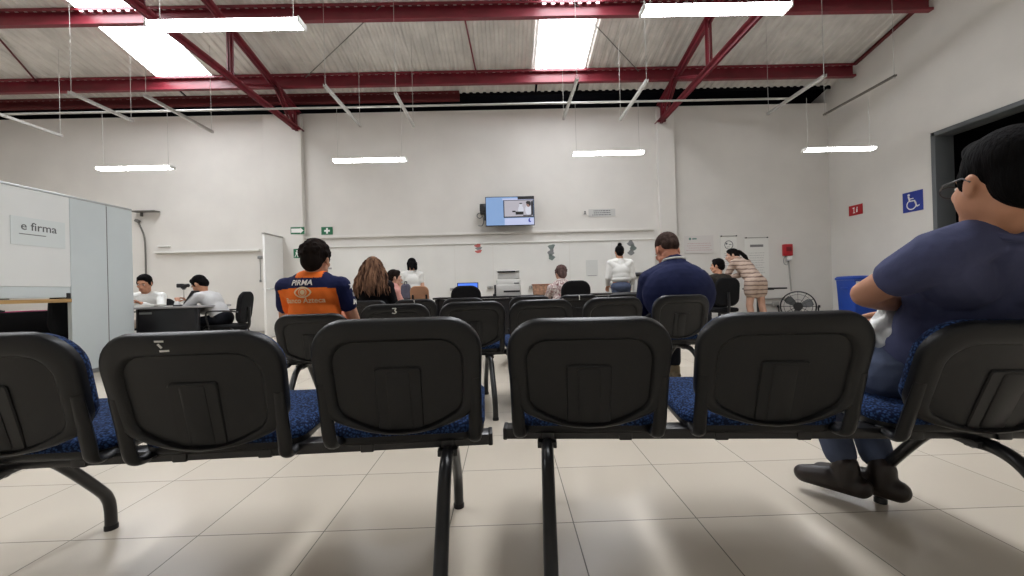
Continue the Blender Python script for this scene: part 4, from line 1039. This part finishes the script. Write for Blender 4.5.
# red call box, conduit and cable on the right of the wall
q = at(787.5, 250, YB-.046); t = thing('alarm_box', 'red alarm box on the back wall above the black floor fan', 'alarm', q)
mb = MB(); mb.box((0, 0, 0), (.19, .09, .26), bev=.012); mb.build('box_body', REDS, t)
mb = MB(); mb.box((0, -.048, .02), (.12, .006, .10), bev=.003); mb.build('front_label', mat('dark_red', (120, 14, 24), .5), t)
mb = MB(); mb.box((.03, .0, -.19), (.10, .07, .10), bev=.008); mb.build('junction_box', WHITEP, t)
q2 = at(792, 291, YB-.05)
mb = MB(); mb.tube([(.035, .02, -.23), (q2.x-q.x, .02, q2.z-q.z)], .014, 8); mb.build('conduit', GALV, t)
mb = MB(); mb.tube(smooth_path([(-.03, 0, -.13), (-.09, 0, -.2), (-.085, 0, -.3), (-.02, 0, -.33), (.02, .01, -.24)], 5), .006, 6); mb.build('loose_cable', GREYP, t)
for i, (x0, x1, py) in enumerate(((757, 790, 299), (757, 775, 304.3))):
    a, e = at(x0, py, YB-.03), at(x1, py-.6, YB-.03); mb = MB(); mb.tube([a, (e.x, a.y, a.z)], .018, 8)
    if i: mb.box((e.x, a.y-.02, a.z), (.13, .06, .10), bev=.01)
    tag(mb.build('wall_conduit', GALV), ('upper white conduit running low along the wall left of the floor fan', 'lower white conduit ending in a small box left of the floor fan')[i], 'conduit', 'low conduits left of the fan')

# signs on the right wall (y runs away from us)
def side_sign(nm, px, py, w, h, m, label):
    q = at_x(px, py, XR-.012); o = thing(nm, label, 'sign', q, R(-90))
    mb = MB(); mb.box((0, .004, 0), (w, .008, h), bev=.001, seg=1); mb.build('plate', m, o, smooth=False); return o
o = side_sign('wheelchair_sign', 912.5, 201.5, .36, .36, BLUES, 'blue square wheelchair sign on the right wall beside the door frame')
flat(o, 'wheelchair_figure', ringp(-.02, -.055, .073, .092, 110, 400) + [disc(-.065, .125, .022), [(-.085, .10), (-.055, .10), (-.03, -.0), (-.06, -.0)], R4(-.055, .035, .0, .022), R4(-.06, .02, .045, .062), [(.02, .02), (.045, .02), (.085, -.09), (.06, -.095)], [(.06, -.095), (.075, -.11), (.125, -.09), (.12, -.072)]], SIGNW)
o = side_sign('fire_sign', 855.5, 210, .33, .21, REDS, 'small red sign with white figures on the right wall, left of the wheelchair sign')
flat(o, 'sign_figure', [[(-.07, .055), (-.02, .06), (-.025, .03), (-.06, .03)], R4(-.045, -.03, -.05, .03), R4(-.06, -.01, -.06, -.045), [(.02, .03), (.05, .02), (.045, -.05), (.015, -.05)], disc(.04, .045, .014)], SIGNW)

# ================================================================== BACK COUNTER with its people
DX0, DX1, DYF = at(432, 298, 6.3).x, at(662, 294, 6.3).x, 6.35
t = thing('service_desk', 'long black service desk running across the back of the hall', 'desk', ((DX0+DX1)/2, DYF+.35, 0))
mb = MB(); mb.box((0, 0, .74), (DX1-DX0, .72, .03), bev=.004); mb.build('desktop', DESK, t)
mb = MB(); mb.box((0, -.28, .42), (DX1-DX0-.1, .02, .60), bev=.003); mb.build('modesty_panel', DESK, t)
for s in (-1, -.33, .33, 1):
    mb = MB(); mb.box((s*((DX1-DX0)/2-.05), 0, .36), (.04, .64, .72), bev=.003); mb.build('side_panel', DESK, t)
def desk_at(px, Y): q = at(px, 290, Y); return V((q.x, Y, .7555))
laptop(desk_at(467, 6.72), 0, 'open laptop with a bright blue screen on the long black desk', 0, emis('bright_blue', (70, 120, 235), .8), 12, .36)
q = desk_at(508.5, 6.68); t = thing('office_printer', 'white office printer standing on the long black desk', 'printer', q)
mb = MB(); mb.loft([[V((x, y, z)) for x, y in rrect(.40-2*i, .42-2*i, .03, 3)] for z, i in ((0, .004), (.012, 0), (.17, 0), (.18, .008), (.185, .008), (.25, .0), (.258, .004))]); mb.build('printer_body', WHITEP, t)
mb = MB(); mb.box((.01, .0, .335), (.36, .38, .12), bev=.012); mb.box((-.03, 0, .27), (.30, .36, .03)); mb.build('scanner_unit', WHITEP, t)
mb = MB(); mb.box((-.03, -.205, .385), (.28, .03, .024), bev=.003); mb.box((.12, -.2, .391), (.12, .02, .008)); mb.build('scanner_slot', DARKP, t)
mb = MB(); mb.box((.05, -.207, .07), (.26, .02, .026), bev=.003); mb.build('paper_slot', DARKP, t)
mb = MB(); mb.box((.13, -.207, .20), (.08, .015, .02), bev=.003); mb.build('control_panel', GREYP, t)
mb = MB(); mb.box((0, 0, .40), (.38, .38, .012), bev=.005); mb.build('lid', WHITEP, t)
q = desk_at(495.5, 6.6); t = thing('desk_phone', 'small black cordless telephone upright on the desk left of the white printer', 'telephone', q)
mb = MB(); mb.loft([[V((x, y, z)) for x, y in rrect(.09-2*i, .09-2*i, .02, 3)] for z, i in ((0, 0), (.03, .004), (.04, .02))]); mb.build('cradle', DARKP, t)
mb = MB(); mb.loft([[V((x, y+.015, z)) for x, y in rrect(.05-2*i, .028-i, .008, 3)] for z, i in ((.03, .004), (.10, .006), (.17, 0), (.18, .006))]); mb.build('handset', DARKP, t)
q = desk_at(542, 6.5); t = thing('woven_basket', 'tan woven basket on the long black desk beside the woman in the floral blouse', 'basket', q)
def wv(z, s): return [V((x*s, y*s, z)) for x, y in rrect(.31, .22, .04, 6)]
mb = MB(); lo = [wv(0, .86)] + [wv(.012*k+.004, .88+.007*k+(.012 if k % 2 else 0)) for k in range(13)] + [wv(.165, .99), wv(.165, .93), wv(.02, .82)]
mb.loft(lo); mb.build('basket_body', mat('tan_weave', (214, 168, 138), .8, noise=.25, nscale=26), t)
mb = MB(); mb.tube([(x, y, .165) for x, y in rrect(.31, .22, .04, 6)], .010, 6, closed=True); mb.build('rim', mat('dark_tan_weave', (160, 112, 88), .8), t)
mb = MB(); mb.loft([wv(.03, .87), wv(.045, .89)]); mb.build('bottom_band', mat('cream_band', (226, 206, 180), .8), t)
q = desk_at(585.5, 6.45); t = thing('computer_mouse', 'small dark computer mouse on the black desk right of the floral blouse', 'mouse', q)
mb = MB(); mb.ball((0, 0, .012), (.05, .065, .028)); mb.build('mouse_shell', DARKP, t); mb = MB(); mb.lathe([(0, -.004), (.008, -.004), (.008, .004), (0, .004)], (0, -.035, .034), 10, 'X'); mb.build('scroll_wheel', GREYP, t)
office_chair((at(468, 300, 5.9).x, 5.88), 0, 'empty black office chair in front of the laptop with the blue screen', top=.925, bw=.42)
office_chair((at(569, 300, 5.9).x+.02, 5.86), R(8), 'black office chair under the woman in the floral blouse', top=.955, bw=.42)
# tan wooden chair
t = thing('wooden_chair', 'chair with a rounded tan wooden back, in front of the standing woman in white', 'chair', (at(420, 292, 5.15).x, 5.33, 0))
def wb(i, d): return [V((x, -.2+d-.05*y/.3+.25*x*x*-1, .80+y)) for x, y in rrect(.235-2*i, .26-2*i, .07, 6, .03)]
mb = MB(); mb.loft([wb(.005, -.012), wb(0, -.006), wb(0, .006), wb(.005, .012)]); mb.build('backrest', TANW, t)
mb = MB(); mb.loft([[V((x, y, z)) for x, y in rrect(.36-2*i, .36-2*i, .06, 5)] for z, i in ((.43, .004), (.435, 0), (.448, 0), (.453, .005))]); mb.build('seat', TANW, t)
for sx in (-1, 1):
    mb = MB(); mb.tube(smooth_path([(sx*.16, -.20, .01), (sx*.13, -.16, .43), (sx*.09, -.19, .60), (sx*.085, -.215, .82)], 5), .012, 8); mb.build('leg', METALB, t)
    mb = MB(); mb.tube([(sx*.16, .19, .01), (sx*.14, .14, .43)], .012, 8); mb.build('leg', METALB, t)
WHITES = cloth('white_blouse', (222, 221, 216), noise=.03, bump=.25)
FLORAL = mat('cloth_floral', (226, 218, 212), .9, noise=1, nscale=38, rgb2=(132, 86, 88), spec=.2)
J = pose(seat=.44, lean=4, torso=.375, sw=.16, arms='phone')
make_person('dark-haired person in a pink and white top, seated right of the long-haired woman', loc=(at(391, 290, 5.95).x, 5.95, 0), yaw=R(-58), J=J, skinm=PINK, hair=DBROWN, shirt=cloth('pink_top', (206, 150, 140)), sleeves='long', trousers=DARKT, shoes=LEATH, head_dir=(.1, 1, -.1))
office_chair((at(397, 300, 5.9).x, 5.92), R(-58), 'black office chair under the person in the pink and white top', top=.93, bw=.44)
J = pose(sit=False, lean=3, torso=.50, sw=.17, arms='side'); J['wrl'] = V((-.20, .22, 1.05)); J['ell'] = J['shl']+V((-.10, .0, -.27))
for k in J: J[k] = J[k]*.89
make_person('standing woman with short black hair in a white blouse, behind the tan chair', loc=(at(412.5, 290, 7.75).x, 7.75, 0), yaw=R(18), J=J, skinm=PINK, hair=BLACKH, hairstyle='bob', shirt=WHITES, sleeves='short', trousers=DARKT, shoes=LEATH, head_dir=(-.3, 1, -.25))
q = at(406, 291, 7.45); t = thing('shoulder_bag', 'small dark grey bag at the side of the standing woman in white', 'bag', q)
mb = MB(); mb.loft([[V((x*s, y*s, z)) for x, y in rrect(.15, .22, .04, 4)] for z, s in ((-.14, .7), (-.12, .95), (0, 1.05), (.10, .9), (.13, .55))]); mb.build('bag_body', cloth('grey_bag', (92, 90, 104)), t)
mb = MB(); mb.tube(smooth_path([(0, -.08, .1), (.0, -.06, .17), (.0, .06, .17), (0, .08, .1)], 5), .009, 6); mb.build('handle', DARKP, t)
J = pose(seat=.44, lean=6, hunch=8, torso=.375, sw=.165, arms='desk')
make_person('woman in a white floral blouse seated at the long black desk, back turned', loc=(at(563, 290, 5.98).x, 5.98, 0), yaw=R(8), J=J, skinm=PINK, hair=hairm('brown_grey', (70, 50, 48), (112, 92, 88)), hairstyle='fluffy', shirt=FLORAL, sleeves='long', trousers=DARKT, shoes=LEATH, head_dir=(-.15, 1, -.2))
J = pose(sit=False, lean=2, torso=.52, sw=.185, arms='side')
for q_ in 'lr': J['wr'+q_] += V((0, .08, .10))
for k in J: J[k] = J[k]*.945
make_person('man in a long white shirt and jeans standing behind the desk, back turned', loc=(at(621, 290, 7.35).x, 7.35, 0), yaw=R(-4), J=J, skinm=WARM, hair=BLACKH, hairstyle='bun', shirt=WHITES, sleeves='long', trousers=JEANS, shoes=LEATH, girth=1.08, shirt_up=.085)
q = at(640.5, 282, 7.6); t = thing('copier', 'tall white copier with a dark panel, right of the man in the white shirt', 'copier', (q.x+.04, 7.7, 0))
mb = MB(); mb.box((0, 0, .50), (.42, .44, 1.0), bev=.015); mb.build('copier_body', WHITEP, t)
mb = MB(); mb.loft([[V((x, y, z)) for x, y in ((-.2, -.24), (.2, -.24), (.2, .2), (-.2, .2))] for z in (1.005, 1.03)] + [[V((x, y, z)) for x, y, z in ((-.2, -.22, 1.05), (.2, -.22, 1.05), (.2, .2, 1.12), (-.2, .2, 1.12))]]); mb.build('document_feeder', WHITEP, t, smooth=False)
mb = MB(); mb.box((-.08, -.23, 1.07), (.18, .10, .05), (.4, 0, 0), bev=.006); mb.build('control_panel', DARKP, t)
mb = MB(); mb.box((0, -.222, .7), (.30, .012, .03)); mb.build('paper_slot', DARKP, t)
for z in (.2, .42):
    mb = MB(); mb.box((0, -.223, z), (.38, .01, .19), bev=.004); mb.build('paper_drawer', GREYPL, t)
# right-hand group
OLIVE = cloth('dark_olive_jacket', (58, 54, 48)); BEIGE = skin('beige_leg', (200, 158, 136))
J = pose(seat=.46, lean=-2, torso=.44, sw=.18, arms='lap')
make_person('dark-haired man in an olive jacket seated in a black chair beside the leaning woman', loc=(at(718.5, 290, 6.75).x, 6.75, 0), yaw=R(14), J=J, skinm=WARM, hair=BLACKH, shirt=OLIVE, sleeves='long', trousers=DARKT, shoes=LEATH, head_dir=(-.55, 1, -.05), girth=1.05, hs=1.03)
office_chair((at(722.5, 300, 6.65).x-.05, 6.66), R(0), 'tall black office chair under the man in the olive jacket', top=.95, bw=.40, bh=.46)
STRIPE = bands_mat('cloth_striped_knit', (190, 168, 152), (128, 106, 96), 2, .07, .68)
J = dict(pelvis=(0, 0, .88), chest=(-.03, .17, 1.12), neck=(-.05, .29, 1.27), head=(-.07, .385, 1.345), shl=(-.20, .25, 1.20), shr=(.11, .25, 1.22), ell=(-.24, .36, .98), elr=(.10, .40, 1.0), wrl=(-.16, .54, .92), wrr=(-.0, .56, .95),
         hpl=(-.085, .0, .86), hpr=(.085, .0, .86), knl=(-.10, .05, .48), knr=(.10, -.02, .48), anl=(-.10, -.02, .09), anr=(.11, -.10, .09), tol=(-.11, .15, .03), tor=(.12, .07, .03))
make_person('woman in a striped knit dress with a ponytail, leaning forward on her feet', loc=(at(756, 290, 6.75).x, 6.75, 0), yaw=R(20), J=J, skinm=BEIGE, hair=BLACKH, hairstyle='ponytail', shirt=STRIPE, dress='dress', sleeves='long', shoes=LEATH, hem=.42, girth=1.02, head_dir=(-.75, .8, -.2), head_up=(0, .2, 1))
t = thing('side_table', 'small table with a thin black top and leg, right of the leaning woman', 'table', (at(764, 290, 8.25).x, 8.25, 0))
mb = MB(); mb.box((0, 0, .735), (.55, .60, .03), bev=.004); mb.build('table_top', DESK, t)
mb = MB(); mb.box((-.17, -.1, .37), (.07, .07, .70), bev=.005); mb.build('leg', METALB, t)
mb = MB(); mb.box((-.05, 0, .012), (.40, .44, .024), bev=.004); mb.box((-.05, 0, .712), (.32, .3, .016)); mb.build('base', METALB, t)
# floor fan
q = at(798, 303, 8.45); t = thing('floor_fan', 'large black drum fan standing on the floor by the back wall', 'fan', (q.x, 8.45, 0), R(-36)); fz = .335; fr = .31
mb = MB()
for d in (-.05, .05): mb.tube([(fr*math.cos(a), d, fz+fr*math.sin(a)) for a in [2*math.pi*k/40 for k in range(40)]], .012, 8, closed=True)
mb.lathe([(fr-.003, -.05), (fr+.003, -.05), (fr+.003, .05), (fr-.003, .05), (fr-.003, -.05)], (0, 0, fz), 40, 'Y', False); mb.build('drum', METALB, t)
for d in (-.055, .055):
    mb = MB()
    for r in (.14, .25): mb.tube([(r*math.cos(a), d, fz+r*math.sin(a)) for a in [2*math.pi*k/32 for k in range(32)]], .003, 5, closed=True)
    for k in range(12): a = R(30*k); mb.tube([(.05*math.cos(a), d, fz+.05*math.sin(a)), (fr*math.cos(a), d, fz+fr*math.sin(a))], .0035, 5)
    mb.lathe([(0, -.01), (.085, -.01), (.085, .01), (0, .01)], (0, d, fz), 20, 'Y'); mb.build('grille', METALB, t)
mb = MB(); mb.lathe([(0, -.05), (.06, -.045), (.07, .05), (0, .06)], (0, 0, fz), 18, 'Y'); mb.build('motor_hub', DARKP, t)
for k in range(3):
    a = R(120*k+20); u = V((math.cos(a), 0, math.sin(a))); w = V((-math.sin(a), 0, math.cos(a))); Z0 = V((0, 0, fz)); lo = []
    for r, hw, tw in ((.05, .04, .015), (.14, .07, .02), (.20, .085, .016), (.27, .06, .012)):
        lo.append([Z0+u*r+w*hw*sx+V((0, tw*sx+e, 0)) for sx, e in ((-1, 0), (1, 0), (1, .004), (-1, .004))])
    mb = MB(); mb.loft(lo); mb.build('blade', mat('fan_blade', (90, 92, 92), .4), t)
mb = MB(); mb.tube(smooth_path([(-fr-.03, 0, fz), (-fr-.03, 0, .2), (-fr+.02, .0, .03), (0, 0, .015), (fr-.02, 0, .03), (fr+.03, 0, .2), (fr+.03, 0, fz)], 5), .014, 8); mb.build('stand', METALB, t)
for s in (-1, 1):
    mb = MB(); mb.tube([(s*.22, -.2, .014), (s*.22, .2, .014)], .013, 8); mb.build('foot', METALB, t)
    mb = MB(); mb.lathe([(0, -.02), (.028, -.02), (.028, .02), (0, .02)], (s*(fr+.045), 0, fz), 12, 'X'); mb.build('tilt_knob', DARKP, t)
# blue bin by the right wall
q = at(857, 292, 7.6); t = thing('plastic_bin', 'tall blue plastic bin standing by the right wall beyond the folded arms', 'bin', (q.x, 7.6, 0))
def bl(w, d, z, r=.03): return [V((x, y, z)) for x, y in rrect(w, d, r, 4)]
mb = MB(); mb.loft([bl(.40, .34, 0), bl(.42, .36, .02), bl(.44, .38, .30), bl(.46, .40, .60), bl(.48, .42, .84), bl(.48, .42, .86)]); mb.build('bin_body', BLUEPL, t)
mb = MB(); mb.loft([bl(.50, .44, .862), bl(.51, .45, .875), bl(.51, .45, .90), bl(.46, .40, .93), bl(.2, .2, .94)]); mb.build('lid', BLUEPL, t)
mb = MB(); mb.box((.21, -.225, .90), (.07, .03, .05), bev=.006); mb.build('latch', DARKP, t)
mb = MB(); mb.box((-.17, -.2135, .80), (.06, .004, .07)); mb.build('sticker', PAPER, t, smooth=False)
for s in (-1, 1):
    mb = MB(); mb.box((s*.245, 0, .70), (.02, .16, .04), bev=.006); mb.build('handle', BLUEPL, t)
# the crumpled white bag held by the man in the tee
q = at(887, 330, 1.34); t = thing('plastic_bag', 'crumpled white plastic bag with a dark print, held by the man with folded arms', 'bag', q)
mb = MB(); lo = []; n = 28; random.seed(5)
for k in range(16):
    z = .072-.145*k/15; s_ = .018+.040*min(1, k/5)*(1-.5*max(0, (k-11)/4)); lp = []
    for i in range(n):
        a = 2*math.pi*i/n; w = 1+.16*math.sin(5*a+k*.5)+.10*math.sin(9*a-k*.8)
        lp.append(V((s_*1.0*w*math.cos(a)+.012*math.sin(k*.5), s_*.8*w*math.sin(a), z+.006*math.sin(3*a+k))))
    lo.append(lp)
mb.loft(lo); bg = mb.build('bag_body', mat('white_polythene', (216, 217, 214), .45, noise=.06, nscale=30), t, sharp=70)
for s in (-1, 1):
    mb = MB(); mb.tube(smooth_path([(s*.012, -.01, .06), (s*.03, -.02, .08), (s*.028, -.025, .102), (s*.008, -.02, .112)], 4), [.008]*12+[.005], 6); mb.build('handle', MATS['white_polythene'], t)
mb = MB(); mb.box((-.004, -.052, .0), (.016, .004, .03), (0, .4, 0)); mb.build('print_mark', DARKP, bg)
